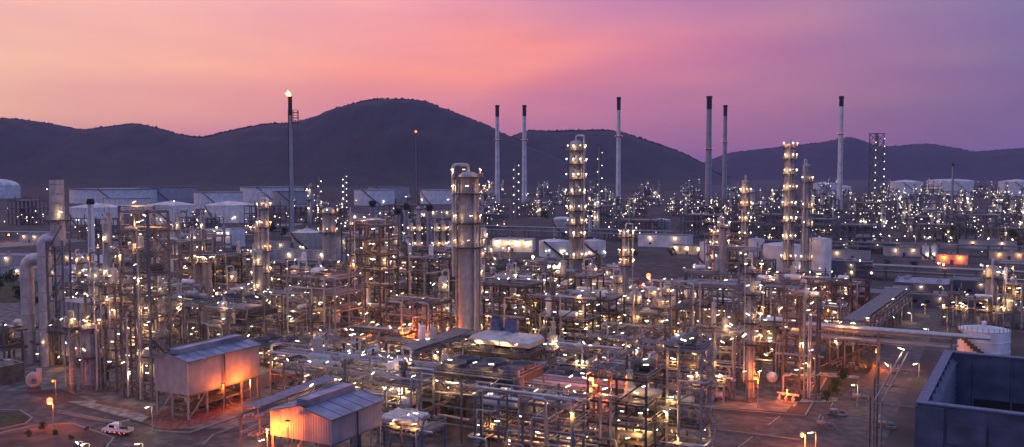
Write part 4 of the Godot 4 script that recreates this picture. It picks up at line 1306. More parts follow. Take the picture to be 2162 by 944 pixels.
# ---------- the scene ----------
func _ready() -> void:
	rng.seed = 20240611
	var cam := Camera3D.new()
	cam.name = "camera"
	add_child(cam)
	cam.position = EYE
	cam.rotation.x = -pitch
	cam.fov = rad_to_deg(2.0 * atan(472.0 / FOCAL))
	cam.near = 0.5
	cam.far = 30000.0
	cam.current = true
	var env := Environment.new()
	env.background_mode = Environment.BG_SKY
	env.sky = Sky.new()
	var pano := PanoramaSkyMaterial.new()
	pano.panorama = make_sky()
	env.sky.sky_material = pano
	env.background_energy_multiplier = 1.0
	env.tonemap_mode = Environment.TONE_MAPPER_LINEAR
	env.tonemap_exposure = 1.0
	env.fog_enabled = true
	env.fog_density = 0.000043
	env.fog_light_color = Color(0.76, 0.72, 0.98)
	env.sdfgi_enabled = true
	env.ssao_enabled = true
	env.ssil_enabled = true
	var we := WorldEnvironment.new()
	we.environment = env
	add_child(we)
	var sun := DirectionalLight3D.new()
	sun.name = "afterglow"
	sun.light_energy = 0.06
	sun.light_color = Color(1.0, 0.62, 0.6)
	sun.light_angular_distance = 30.0
	sun.shadow_enabled = true
	add_child(sun)
	sun.rotation = Vector3(deg_to_rad(-12.0), deg_to_rad(-125.0), 0)

	box_mesh = BoxMesh.new()
	rod_mesh = lathe([Vector2(0, 0), Vector2(1, 0), Vector2(1, 1), Vector2(0, 1)], 10)
	octa_mesh = lathe([Vector2(0, -1), Vector2(0.8, -0.5), Vector2(0.8, 0.5), Vector2(0, 1)], 6)
	var vp: Array = [Vector2(0, 0), Vector2(0.8, 0.02), Vector2(1, 0.08)]
	vp.append_array([Vector2(1, 0.92), Vector2(0.8, 0.98), Vector2(0, 1)])
	vessel_mesh = lathe(vp, 14)
	make_materials()
	make_lattices()

	# --- ground, roads, hills
	var g := PlaneMesh.new()
	g.size = Vector2(13000, 9600)
	structure("ground", g, M.earth, Vector3(500, 0, -4400))
	structure("plant_apron", sheet(outline([[-300, 838], [130, 822], [335, 905], [560, 905], [760, 1100], [1500, 1100], [1475, 858], [1660, 870], [1720, 790], [1850, 640], [1700, 585], [1290, 575], [900, 560], [640, 590], [350, 545], [-100, 600]]), 0.02), M.concrete)
	structure("road_left", sheet(outline([[-400, 842], [60, 832], [330, 905], [420, 925], [560, 905], [640, 1010], [420, 1090], [-500, 1090]]), 0.04), M.asphalt)
	structure("road_right", sheet(outline([[1470, 872], [1700, 885], [1740, 800], [1890, 640], [1960, 600], [2040, 600], [1960, 720], [1900, 860], [1800, 1100], [1470, 1100]]), 0.04), M.asphalt)
	structure("road_far", sheet(outline([[1500, 492], [2400, 506], [2400, 512], [1500, 497]]), 0.05), M.asphalt)
	structure("road_far", sheet(outline([[-100, 520], [420, 487], [640, 470], [640, 474], [430, 492], [-100, 530]]), 0.05), M.concrete_light)
	structure("field", sheet(outline([[1290, 600], [1330, 555], [1500, 545], [1500, 590], [1400, 625]]), 0.03), M.red_earth)
	structure("field", sheet(outline([[-100, 575], [-100, 640], [60, 640], [110, 580]]), 0.03), M.grass)
	structure("field", sheet(outline([[-200, 480], [560, 478], [720, 470], [960, 462], [960, 445], [-200, 460]]), 0.03), M.red_earth)
	structure("wooded_plain", sheet(outline([[-400, 426], [-400, 369], [1500, 369], [1500, 400], [1000, 420], [640, 424]]), 0.5), M.forest)
	structure("grass_verge", sheet(outline([[1722, 832], [1742, 792], [1815, 800], [1775, 840]]), 0.06), M.grass)
	structure("grass_verge", sheet(outline([[1700, 745], [1800, 738], [1860, 770], [1830, 790], [1720, 782]]), 0.05), M.grass)
	structure("pavement", sheet(outline([[1690, 850], [1716, 785], [1816, 795], [1812, 801], [1728, 794], [1712, 832], [1770, 842], [1766, 850]]), 0.14, 0.12), M.concrete_light)
	structure("pavement", sheet(outline([[205, 845], [335, 872], [335, 880], [200, 852]]), 0.06), M.paving_red)
	structure("pavement", sheet(outline([[140, 848], [210, 846], [330, 885], [300, 892]]), 0.05), M.concrete_light)
	structure("pavement", sheet(outline([[300, 890], [335, 868], [560, 790], [600, 800], [430, 895], [355, 908]]), 0.05), M.paving_red)
	structure("grass_island", sheet(outline([[-60, 870], [40, 872], [62, 884], [50, 893], [-60, 915]]), 0.16, 0.14), M.grass)
	structure("grass_island", sheet(outline([[-60, 935], [70, 905], [150, 900], [235, 928], [210, 950], [120, 1000], [-60, 1000]]), 0.16, 0.14), M.red_earth)
	for line in [[[-60, 866], [42, 868], [68, 884], [54, 896], [-60, 919]], [[-60, 930], [66, 901], [152, 896], [240, 926], [225, 945]], [[120, 868], [245, 893], [250, 897], [118, 872]], [[325, 912], [400, 915], [470, 892], [560, 860]], [[430, 940], [450, 920], [520, 895], [585, 880]], [[1475, 862], [1700, 880], [1745, 800]], [[1480, 905], [1690, 930]]]:
		var pts := outline(line)
		var st := begin()
		for i in pts.size() - 1:
			st_bar(st, Vector3(pts[i].x, 0.1, pts[i].y), Vector3(pts[i + 1].x, 0.1, pts[i + 1].y), 0.35)
		structure("kerb", st.commit(), M.kerb_paint)
	for line in [[[1560, 944], [1900, 690]], [[-60, 925], [300, 940]]]:
		var pts := outline(line)
		for k in 9:
			var a := pts[0].lerp(pts[1], k / 9.0)
			var b := pts[0].lerp(pts[1], (k + 0.45) / 9.0)
			var st := begin()
			st_box(st, Vector3((a.x + b.x) / 2, 0.05, (a.y + b.y) / 2), Vector3(0.15, 0.02, a.distance_to(b)), Basis(Vector3.UP, atan2(b.x - a.x, b.y - a.y)))
			structure("road_marking", st.commit(), M.road_line)
	hill("far_ridge", [[1380, 372], [1440, 362], [1485, 345], [1540, 326], [1600, 318], [1650, 312], [1700, 306], [1745, 301], [1785, 293], [1815, 298], [1850, 311], [1900, 310], [1950, 305], [2000, 312], [2060, 322], [2110, 318], [2162, 316], [2240, 322], [2420, 350], [2500, 372]], 7600.0, 2200.0, 31, 11.0)
	hill("right_hill", [[980, 372], [1030, 330], [1062, 302], [1090, 287], [1120, 279], [1180, 278], [1230, 277], [1290, 278], [1340, 290], [1400, 310], [1440, 325], [1485, 348], [1510, 366], [1540, 376]], 5200.0, 1700.0, 12, 10.0)
	hill("great_hill", [[-620, 300], [-300, 262], [-100, 250], [0, 253], [60, 258], [130, 268], [175, 276], [230, 270], [290, 265], [330, 272], [380, 285], [430, 291], [470, 282], [520, 272], [570, 265], [620, 262], [670, 251], [710, 234], [750, 220], [800, 211], [850, 212], [890, 216], [930, 230], [980, 248], [1030, 268], [1060, 285], [1110, 308], [1200, 345], [1260, 378]], 4600.0, 1900.0, 7, 9.0)

	# --- storage tanks
	tank("white domed tank at the far left edge below the hill", -38, 38, 420, 396, {"roof": "dome", "pitch": 0.45})
	tank("long low white tank farthest back behind the square stack", 155, 330, 430, 399, {"roof": "floating"})
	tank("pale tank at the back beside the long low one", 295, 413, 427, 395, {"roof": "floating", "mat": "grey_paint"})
	tank("white cone-roofed tank behind the slender white stack", 152, 256, 478, 439, {"lamps": 5, "stair": 1.9})
	tank("white tank whose roof peeps over the two nearest tanks", 224, 314, 452, 419, {"roof": "floating", "stair": 2.1})
	tank("white cone-roofed tank behind the top of the tall steel tower", 312, 410, 474, 434, {"lamps": 2})
	tank("white tank with a dark rim just left of the flare stack row", 412, 511, 441, 406, {"roof": "floating"})
	tank("white cone-roofed tank with a dark diagonal stair", 435, 537, 471, 434, {"lamps": 3, "stair": 1.75})
	tank("pale tank behind the flare stack", 510, 640, 432, 395, {"roof": "floating"})
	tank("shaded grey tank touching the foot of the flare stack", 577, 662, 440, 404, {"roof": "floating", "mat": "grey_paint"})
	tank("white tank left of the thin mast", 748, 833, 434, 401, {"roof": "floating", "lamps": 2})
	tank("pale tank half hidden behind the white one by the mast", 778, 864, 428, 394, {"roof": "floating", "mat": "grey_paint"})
	tank("white tank with a diagonal stair left of the tall central column", 887, 975, 431, 401, {"roof": "floating", "stair": 2.0, "lamps": 2})
	tank("pale beige cone-roofed tank with an open side beside the beige stack", 617, 681, 533, 492, {"mat": "cream_paint", "pitch": 0.3, "lamps": 2})
	tank("low white tank lit by floodlights left of the lamp-ringed column", 1138, 1202, 543, 511, {"lamps": 4, "pitch": 0.1})
	tank("low white tank lit by floodlights right of the lamp-ringed column", 1230, 1279, 544, 510, {"lamps": 3, "pitch": 0.1})
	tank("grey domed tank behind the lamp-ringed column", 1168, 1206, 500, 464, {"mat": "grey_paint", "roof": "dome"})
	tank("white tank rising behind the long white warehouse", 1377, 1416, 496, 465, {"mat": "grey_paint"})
	tank("narrow white tank at the left of the right-hand column group", 1477, 1502, 566, 512, {"pitch": 0.1, "lamps": 1})
	tank("wide white tank with a diagonal stair behind the right-hand columns", 1612, 1690, 586, 520, {"pitch": 0.1, "lamps": 3, "stair": 1.9})
	tank("tall white tank standing right of the two tallest right-hand columns", 1704, 1753, 604, 506, {"pitch": 0.08, "lamps": 2})
	tank("white tank between the right-hand columns", 1580, 1613, 560, 506, {"pitch": 0.1})
	tank("narrow white tank lit from below in front of the lamp-ringed column", 1180, 1206, 624, 574, {"pitch": 0.1, "lamps": 2})
	tank("small white tank with an orange lit side beside the narrow white one", 1146, 1184, 616, 590, {"pitch": 0.12, "lamps": 1})
	tank("small white tank right of the lamp-ringed column's dark base", 1281, 1311, 584, 562, {"pitch": 0.12, "lamps": 1})
	tank("white cone-roofed tank behind the dark blue building", 2025, 2126, 790, 703, {"pitch": 0.2, "stair": 1.2})
	tank("far white tank left of the rightmost chimney", 1718, 1764, 416, 388, {"lamps": 2})
	tank("far white tank right of the rightmost chimney", 1760, 1796, 414, 394, {"lamps": 2})
	tank("far white tank right of the dark lattice tower", 1880, 1946, 413, 385, {"lamps": 3})
	tank("far white tank with a low dome near the right edge", 1960, 2052, 411, 383, {"lamps": 3, "roof": "dome", "pitch": 0.1})
	tank("far white tank at the right edge of the view", 2112, 2180, 414, 384, {"lamps": 3})
	tank("slim white silo beside the orange lit shed", 1947, 1961, 549, 519, {"pitch": 0.05, "lamps": 1})
	tank("second slim white silo beside the orange lit shed", 1966, 1979, 549, 519, {"pitch": 0.05, "lamps": 1})

	# --- chimneys and flares
	chimney("white chimney with dark top, leftmost of the far row", 1050, 432, 222, 8, {"ring_rows": [296], "dark": 246})
	chimney("white chimney standing second in the far row", 1107, 432, 222, 8, {"ring_rows": [296], "dark": 245})
	chimney("white chimney alone right of the lamp-ringed column", 1305, 447, 205, 8, {"ring_rows": [288], "dark": 232})
	chimney("thick pale chimney with a long dark top", 1495, 436, 203, 11, {"ring_rows": [315], "dark": 230, "mat": "grey_paint"})
	chimney("slim chimney close to the thick pale one", 1529, 432, 222, 8, {"ring_rows": [300], "dark": 245, "mat": "grey_paint"})
	chimney("bright white chimney farthest right with black cap", 1772, 447, 203, 9, {"ring_rows": [283], "dark": 224})
	chimney("slender white stack left of the tall steel tower", 195, 592, 420, 13, {"dark": 424, "flare": 1.15, "rings": []})
	chimney("small white stack on a white box near the lamp-ringed column", 1246, 504, 447, 6, {"dark": 452, "rings": []})
	chimney("thin grey mast near the right edge", 2009, 470, 345, 4, {"dark": 350, "rings": [], "mat": "grey_paint"})
	for q in [[787, 520, 424, 13], [840, 540, 440, 12], [858, 530, 430, 11], [907, 545, 432, 12]]:
		chimney("short heater stack with dark cap, %s of four" % ["leftmost", "second", "third", "rightmost"][[787, 840, 858, 907].find(q[0])], q[0], q[1], q[2], q[3], {"dark": q[2] + 12, "flare": 1.1, "rings": [], "mat": "cladding_dull"})
	flare_stack()
	lattice_tower("thin dark mast with an orange light on top before the big hill", 879, 458, 282, 4, 0, "steel_dark", "mast")
	lattice_tower("tall dark lattice tower with a platform on top at the right", 1848, 448, 282, 20, 18, "steel_grey")
	lattice_tower("thin mast with a red tip behind the tall central column", 957, 452, 356, 4, 0, "steel_dark", "mast")
	lattice_tower("slender lamp-dotted tower between the chimneys and the lamp-ringed column", 1264, 462, 306, 9, 10, "steel_grey")
	lattice_tower("thin lamp-dotted tower left of the white mast tank", 728, 470, 364, 7, 14, "steel_grey")
	lattice_tower("short lamp-dotted tower beside the thin one", 675, 470, 370, 6, 8, "steel_grey")
	lattice_tower("lamp-dotted tower between the two left far chimneys", 1088, 462, 338, 10, 12, "steel_grey")
	for m in [[879, 458, 278, "lamp_sodium", 1.5], [957, 452, 352, "lamp_red", 1.3]]:
		var b := ground(m[0], m[1])
		var o := thing("mast_light", "orange light on the thin mast" if m[3] == "lamp_sodium" else "red light on the thin mast", "light", Vector3(b.x, rise(m[2], b) - 2.0, b.z))
		box(o, "bracket", M.steel_dark, Vector3(0, 0.3, 0), Vector3(2.4, 0.6, 2.4))
		lamp(o, Vector3(0, 2.0, 0), "globe", 0.0, m[3], m[4])

	# --- tall columns
	column_tower("tall thick grey column with a hooked overhead pipe at the centre", 990, 762, 362, 44, {"levels": [374, 408, 470, 521], "full": true, "wide": 1.5, "lamps": 3, "pipes": 5, "overhead_at": 3.0, "overhead_to": 0.45, "mat": "cladding_dull", "glow": 6.0})
	column_tower("tall column ringed by many lamp-lit platforms", 1215, 622, 296, 27, {"levels": [318, 346, 378, 411, 445, 474, 500, 545], "full": true, "lamps": 4, "pipes": 3, "glow": 12.0, "mat": "cladding_dull"})
	column_tower("tallest right-hand column with eight lit platforms", 1662, 606, 302, 19, {"levels": [312, 336, 368, 402, 436, 468, 506, 548], "lamps": 3, "pipes": 2, "glow": 12.0, "mat": "cladding_dull"})
	column_tower("second right-hand column with a lamp at its top", 1699, 612, 346, 16, {"levels": [384, 440, 478, 550], "lamps": 2, "pipes": 4, "mat": "cladding_dull"})
	column_tower("slim column with crowded lamps left of the tallest right-hand column", 1570, 600, 380, 14, {"levels": [408, 436, 468, 500, 540], "lamps": 3, "pipes": 2})
	column_tower("plain beige column at the left of the right-hand group", 1525, 655, 472, 13, {"levels": [480], "lamps": 2, "pipes": 1, "mat": "cream_paint"})
	column_tower("short dark column with lit platforms beside the plain beige one", 1509, 610, 486, 12, {"levels": [496, 520, 548], "lamps": 3, "pipes": 1})
	column_tower("slim near column with red lit lower half at the right", 1583, 847, 562, 17, {"levels": [575, 620, 680, 725, 800], "lamps": 2, "pipes": 2, "mat": "cladding_dull", "glow": 12.0})
	column_tower("thick beige stack-like column behind the lit twin-vessel frame", 695, 568, 438, 27, {"levels": [450, 490], "lamps": 3, "pipes": 1, "mat": "cream_paint", "overhead": false})
	column_tower("grey column with lit platforms left of the beige stack", 562, 650, 416, 17, {"levels": [440, 480, 530, 575], "lamps": 3, "pipes": 2})
	column_tower("lower vessel coupled to the grey column with lit platforms", 545, 640, 470, 12, {"levels": [490, 540, 585], "lamps": 3, "pipes": 1, "mat": "cladding_dull"})
	column_tower("slim grey column right of the tall central one", 1134, 728, 596, 13, {"levels": [605], "lamps": 3, "pipes": 2, "mat": "cladding_dull"})
	column_tower("column with lit crown left of the bare red field", 1320, 700, 484, 15, {"levels": [500, 540, 560, 640], "lamps": 3, "pipes": 2, "mat": "cladding_dull"})
	column_tower("short silver column in the lower middle with a black collar", 1022, 960, 848, 16, {"levels": [850, 915], "lamps": 2, "pipes": 1, "overhead": false})
	column_tower("fat beige column at the right edge behind the white tank", 2092, 690, 560, 26, {"levels": [585, 640], "lamps": 3, "pipes": 2, "mat": "cream_paint"})
	for q in [[868, 470, "leftmost"], [884, 462, "second"], [921, 470, "third"], [936, 466, "fourth"], [952, 474, "rightmost"]]:
		column_tower("slender grey heater column left of the central one, %s of five" % q[2], q[0], 556, q[1], 10, {"levels": [488, 520], "lamps": 2, "pipes": 1, "mat": "cladding_dull", "wide": 1.2, "ladder": false})
	for q in [[416, "left"], [437, "right"]]:
		column_tower("beige silo, %s one of the pair under a lamp-lit platform" % q[1], q[0], 648, 552, 21, {"levels": [553], "lamps": 5, "pipes": 1, "mat": "cream_paint", "overhead": false, "full": true, "name": "silo", "category": "silo"})
	column_tower("banded metal vessel lit from the front near the left road", 196, 822, 682, 46, {"levels": [690, 750], "lamps": 3, "pipes": 2, "mat": "cladding_dull", "overhead": false, "wide": 1.0})
	column_tower("slim reddish column between the ducts and the banded vessel", 154, 828, 655, 13, {"levels": [690], "lamps": 2, "pipes": 1, "mat": "cream_paint", "overhead": false})
	landmarks = [["the tall central column", ground(990, 762)], ["the lamp-ringed column", ground(1215, 622)], ["the tallest right-hand column", ground(1662, 606)], ["the slim red-lit column", ground(1583, 847)], ["the beige stack", ground(695, 568)], ["the lit twin-vessel frame", ground(795, 722)], ["the beige silo pair", ground(427, 648)], ["the tall left steel tower", ground(312, 842)], ["the shed with the glowing side", ground(440, 850)], ["the shed in the lower middle", ground(690, 960)], ["the short silver column", ground(1022, 960)], ["the lit-crown column", ground(1320, 700)], ["the white tank pair", ground(1180, 624)]]

	# --- landmark frames
	var p := ground(792, 724)
	steel_frame("tall lit frame around twin vessels, seven levels of warm lamps", p, YAW, 2, 2, 5.2, 4.6, [rise(690, p), rise(650, p), rise(602, p), rise(568, p), rise(537, p), rise(505, p), rise(474, p)], {"steel": "steel_brown", "vessels": 4, "pipes": 14, "lamps": 26, "every": 2, "glow": 13.0, "decked": 0.9, "braces": 6})
	keep_clear.append([p, 9.0])
	for q in [[776, 1], [810, 2]]:
		column_tower("cream vessel inside the lit frame, %s of the two" % ["", "left", "right"][q[1]], q[0], 716, 462, 13, {"levels": [], "pipes": 1, "mat": "cream_paint", "overhead": false, "ladder": false})
	p = ground(312, 838)
	steel_frame("tall open steel tower with a warm lit stair shaft near the left", p, YAW, 2, 1, 4.4, 5.5, [rise(800, p), rise(755, p), rise(710, p), rise(664, p), rise(620, p), rise(575, p), rise(530, p), rise(485, p), rise(445, p)], {"steel": "steel_grey", "vessels": 5, "pipes": 12, "lamps": 30, "every": 2, "glow": 13.0, "stairs": true, "braces": 7, "thick": 0.5})
	keep_clear.append([p, 8.0])
	p = ground(258, 815)
	steel_frame("lower crowded steel frame joined to the left of the tall tower", p, YAW, 2, 2, 5.0, 5.5, [5.0, 10.0, 15.0, 20.0, 24.5], {"steel": "steel_brown", "vessels": 7, "pipes": 14, "lamps": 22, "every": 2, "glow": 12.0, "braces": 5})
	keep_clear.append([p, 9.0])
	p = ground(1226, 618)
	steel_frame("dark lattice base round the foot of the lamp-ringed column", p, YAW, 2, 2, 5.0, 5.0, [5.0, 10.0, 15.5], {"steel": "steel_dark", "vessels": 2, "pipes": 8, "lamps": 6, "every": 3, "thick": 0.6, "braces": 8})
	p = ground(1418, 962)
	steel_frame("tall braced steel tower of stairs in the lower right middle", p, YAW, 2, 1, 6.0, 6.0, [rise(930, p), rise(890, p), rise(850, p), rise(806, p), rise(768, p), rise(728, p)], {"steel": "galvanised", "vessels": 6, "pipes": 12, "lamps": 18, "every": 2, "glow": 10.0, "stairs": true, "braces": 10})
	keep_clear.append([p, 9.0])
	p = ground(1322, 972)
	steel_frame("three-storey dark decked frame beside the braced stair tower", p, YAW, 2, 2, 5.2, 5.0, [rise(925, p), rise(880, p), rise(836, p), rise(785, p)], {"steel": "steel_dark", "vessels": 6, "pipes": 8, "lamps": 12, "every": 2, "glow": 12.0, "decked": 1.0, "braces": 4})
	keep_clear.append([p, 8.0])
	p = ground(1128, 975)
	steel_frame("wide open pipe frame in the lower middle with many horizontal runs", p, YAW, 4, 2, 4.6, 4.5, [rise(940, p), rise(905, p), rise(870, p), rise(835, p)], {"steel": "steel_grey", "vessels": 3, "pipes": 34, "lamps": 12, "every": 2, "glow": 10.0, "decked": 0.25, "braces": 4})
	keep_clear.append([p, 11.0])
	p = ground(1690, 838)
	steel_frame("tall narrow red-lit steel frame right of the slim near column", p, YAW, 2, 1, 3.6, 4.0, [4.5, 9.0, 13.5, 18.0, 22.5], {"steel": "steel_brown", "vessels": 3, "pipes": 10, "lamps": 10, "every": 2, "braces": 6})
	keep_clear.append([p, 6.0])
	p = ground(1640, 800)
	steel_frame("red-brown pipe frame behind the glowing valve stand", p, YAW, 2, 2, 5.0, 4.0, [4.5, 9.0, 13.0], {"steel": "steel_brown", "vessels": 3, "pipes": 14, "lamps": 8, "every": 2, "braces": 4})
	keep_clear.append([p, 8.0])
	p = ground(885, 742)
	steel_frame("orange lit pipe frame between the twin-vessel frame and the central column", p, YAW, 3, 2, 5.0, 5.0, [5.0, 9.5, 14.0], {"steel": "steel_brown", "vessels": 3, "pipes": 26, "lamps": 5, "every": 3, "decked": 0.2, "braces": 4})
	for q in [Vector3(-4, 6.5, 7), Vector3(5, 3.0, 6.5)]:
		pass
	keep_clear.append([p, 9.0])
	orange_flood("sodium lamp reddening the pipe frame left of the central column", 862, 750, 704, 240.0, 0.4)
	orange_flood("second sodium lamp by the orange lit pipe frame", 898, 754, 712, 200.0, 0.4)

	for q in [[1520, 812, 2, 2, [4.5, 9.0, 13.0], "galvanised", "pale frame of pipes left of the slim red-lit column"], [1535, 752, 3, 2, [5.0, 9.5, 14.0], "steel_grey", "grey three-deck frame behind and left of the slim red-lit column"], [1632, 752, 3, 2, [5.0, 10.0, 15.0, 19.0], "steel_brown", "brown four-deck frame behind the slim red-lit column"], [1490, 842, 2, 1, [4.0], "galvanised", "low pump shelter beside the right road"], [1745, 716, 2, 2, [5.0, 10.0], "steel_brown", "two-deck frame at the near end of the pipeline bridge"], [1700, 690, 3, 2, [5.0, 10.0, 15.0], "steel_grey", "lamp-lit frame left of the purple-grey pipe rack"], [1770, 650, 3, 2, [5.0, 9.0], "steel_grey", "low lamp-lit frame behind the purple-grey pipe rack"], [2140, 690, 2, 2, [5.0, 10.0, 14.0], "steel_grey", "lamp-lit frame at the right edge behind the white tank"], [2150, 640, 3, 2, [5.0, 10.0, 15.0], "steel_brown", "brown lamp-lit frame at the right edge"], [2040, 690, 3, 1, [5.0, 9.0], "steel_brown", "two-deck frame left of the fat beige column"], [1600, 690, 3, 2, [5.0, 10.0, 15.0], "steel_grey", "grey frame in front of the right-hand columns"]]:
		p = ground(q[0], q[1])
		steel_frame(q[6], p, YAW, q[2], q[3], 4.6, 5.0, q[4], {"steel": q[5], "vessels": 5, "pipes": 12, "lamps": 12 if q[1] > 645 else 8, "every": 2, "braces": 4})
		keep_clear.append([p, q[2] * 2.3 + 2.0])

	# --- sheds on legs, compressors, ducts
	var at := ground(398, 889)
	raised_shed("grey shed on legs with blue roof, its long side glowing orange", at, 9.4, 20.5, 5.2, 12.1)
	keep_clear.append([at + uv(-4.7, 10), 14.0])
	for k in 2:
		compressor("compressor at the %s end under the glowing shed" % ["near", "far"][k], at + uv(-4.5, 5.0 + k * 10.0), YAW + PI / 2)
	var b2 := ground(698, 885, 12.0)
	b2.y = 0
	raised_shed("grey shed on legs with blue roof, its gable end glowing yellow", b2, 12.2, 13.5, 7.9, 12.0)
	keep_clear.append([b2 + uv(-6, 7), 12.0])
	compressor("compressor under the shed with the glowing gable", b2 + uv(-6, 6), YAW)
	for f in [[at + uv(2.9, 14.5), 5.4, 120.0, "short sodium floodlight beside the long side of the glowing shed"], [at + uv(1.6, 8.0), 5.6, 16.0, "second short sodium floodlight beside the glowing shed"], [b2 + uv(-11.0, -2.0), 9.2, 230.0, "tall sodium floodlight before the glowing gable end"], [b2 + uv(-7.6, -1.1), 10.5, 12.0, "lower sodium floodlight before the glowing gable end"]]:
		var o := thing("floodlight", f[3], "floodlight", f[0], YAW, "sodium floodlights by the sheds")
		bar(o, "pole", M.galvanised, Vector3.ZERO, Vector3(0, f[1], 0), 0.14)
		box(o, "lamp_hood", M.steel_dark, Vector3(0, f[1] + 0.55, 0), Vector3(0.7, 0.1, 0.7))
		lamp(o, Vector3(0, f[1] + 0.25, 0), "globe", f[2], "lamp_sodium", 0.2)
	# stack and hot-gas ducts
	var sb := ground(130, 770)
	var stack := thing("exhaust_stack", "wide square-shouldered exhaust stack above the bent ducts", "chimney", sb)
	var yt := rise(380, sb)
	var ym := rise(462, sb)
	piece(stack, "flue", lathe([Vector2(1.8, ym - 7), Vector2(1.8, ym - 1), Vector2(1.75, ym), Vector2(1.75, yt), Vector2(1.5, yt), Vector2(1.5, yt - 2)], 20), M.cladding)
	for k in 4:
		piece(stack, "band", lathe([Vector2(1.75, ym + 1.5 + k * 2.4), Vector2(1.85, ym + 1.55 + k * 2.4), Vector2(1.85, ym + 1.8 + k * 2.4), Vector2(1.75, ym + 1.85 + k * 2.4)], 20), M.cladding_dull)
	platform(stack, ym - 0.2, 1.8, 1.7)
	lamp(stack, Vector3(2.2, ym + 1.8, 2.6), "bar", 9.0)
	for s in [-2.0, 2.0]:
		for z in [-2.0, 2.0]:
			bar(stack, "leg", M.steel_grey, Vector3(s, 0, z), Vector3(s, ym - 5.5, z), 0.5)
	for k in 5:
		bar(stack, "girt", M.steel_grey, Vector3(-2, 4 + k * 6.5, 2), Vector3(2, 4 + k * 6.5, 2), 0.35)
		bar(stack, "brace", M.steel_grey, Vector3(-2, 4 + k * 6.5, 2), Vector3(2, 10.5 + k * 6.5, 2), 0.25)
	var pp := per_px(sb)
	piece(stack, "duct", tube([Vector3(0.5, ym - 5.5, 0), Vector3(-27 * pp, ym - 5.0, 1.0), Vector3(-26 * pp, rise(800, sb) + 2.0, 1.0)], 1.6, 18, 3.6), M.cladding)
	piece(stack, "duct", tube([Vector3(-27 * pp, rise(548, sb), -1.5), Vector3(-75 * pp, rise(548, sb), -1.5), Vector3(-74 * pp, rise(770, sb), -1.5)], 1.65, 18, 3.8), M.cladding)
	for k in 6:
		for q in [[-26.3, 1.0, 540], [-74.6, -1.5, 590]]:
			var y := rise(q[2] + k * 38.0, sb)
			piece(stack, "duct_band", lathe([Vector2(1.5, -0.12), Vector2(1.78, -0.1), Vector2(1.78, 0.1), Vector2(1.5, 0.12)], 20), M.cladding_dull, Transform3D(Basis.IDENTITY, Vector3(q[0] * pp, y, q[1])))
	keep_clear.append([sb, 10.0])
	var boiler := thing("boiler_house", "grey clad boiler block between the bent ducts and the steel tower", "boiler", ground(178, 770), YAW)
	for q in [[0.0, 0.0, 9.0, 14.0, 8.0], [-8.5, 1.0, 6.0, 9.0, 7.0], [6.0, -3.0, 5.0, 11.0, 6.0]]:
		box(boiler, "casing", M.cladding_dull, Vector3(q[0], q[3] / 2 + 3.0, q[1]), Vector3(q[2], q[3], q[4]))
		for k in 5:
			bar(boiler, "stiffener", M.steel_grey, Vector3(q[0] - q[2] / 2 + q[2] * (k + 0.5) / 5.0, 3.0, q[1] + q[4] / 2 + 0.1), Vector3(q[0] - q[2] / 2 + q[2] * (k + 0.5) / 5.0, 3.0 + q[3], q[1] + q[4] / 2 + 0.1), 0.22)
		for s in [-0.4, 0.4]:
			bar(boiler, "leg", M.steel_grey, Vector3(q[0] + q[2] * s, 0, q[1] + q[4] * 0.4), Vector3(q[0] + q[2] * s, 3.2, q[1] + q[4] * 0.4), 0.4)
	box(boiler, "walkway", M.steel_dark, Vector3(0, 9.0, 5.2), Vector3(18, 0.2, 1.6))
	piece(boiler, "railing", deck_railing(-9, 9, 4.4, 6.0), M.galvanised, Transform3D(Basis.IDENTITY, Vector3(0, 9.1, 0)))
	for k in 8:
		lamp(boiler, Vector3(-10 + k * 2.8, 3.0 + (k % 3) * 4.0, 6.2), "bar", 10.0 if k % 2 else 0.0, "lamp_warm" if k % 3 == 0 else "")
	keep_clear.append([ground(178, 770), 11.0])
	p = ground(72, 826)
	var fan := thing("blower_fan", "round blower fan housing glowing orange beside the road", "fan", p, 0.5)
	piece(fan, "housing", lathe([Vector2(0, -0.9), Vector2(2.0, -0.9), Vector2(2.2, -0.6), Vector2(2.2, 0.6), Vector2(2.0, 0.9), Vector2(0.8, 0.9), Vector2(0.7, 0.5), Vector2(0, 0.5)], 24), M.cream_paint, Transform3D(Basis(Vector3.RIGHT, PI / 2), Vector3(0, 3.4, 0)))
	fan.scale = Vector3.ONE * 0.78
	box(fan, "outlet", M.cream_paint, Vector3(1.4, 5.2, 0), Vector3(1.4, 2.6, 1.7))
	box(fan, "pedestal", M.concrete, Vector3(0, 0.7, 0), Vector3(3.4, 1.4, 2.0))
	box(fan, "motor", M.blue_paint, Vector3(0, 3.2, 1.6), Vector3(1.1, 1.1, 1.4))
	p = ground(2, 806)
	low_building("reddish equipment cabin with a flat roof at the left edge", p, 9, 6, 4.5, {"wall": "steel_brown", "roof": "steel_brown", "lamps": 1, "glow": 4.0, "lamp": "lamp_warm", "size": 0.3})
	p = ground(20, 768)
	steel_frame("pink lit equipment frame at the left edge behind the cabin", p, YAW, 2, 2, 5.5, 5.0, [5.0, 9.5], {"steel": "steel_brown", "lamps": 8, "glow": 9.0})

	# --- the hooded cooler before the central column
	p = ground(1070, 800)
	var hood := thing("hooded_cooler", "silver hooded air cooler with two dark blue ducts before the central column", "air cooler", p, YAW)
	fill_cooler(hood, 17.0, 8.5, 6.2, M.steel_grey, 8)
	for k in 2:
		piece(hood, "hood", lathe([Vector2(5.6, 0), Vector2(5.6, 1.1), Vector2(4.6, 2.0), Vector2(0, 2.2)], 4, PI / 4, PI / 4 + TAU), M.cladding, Transform3D(Basis.from_scale(Vector3(1.02, 1, 1.08)), Vector3(-4.2 + k * 8.3, 8.9, 0)))
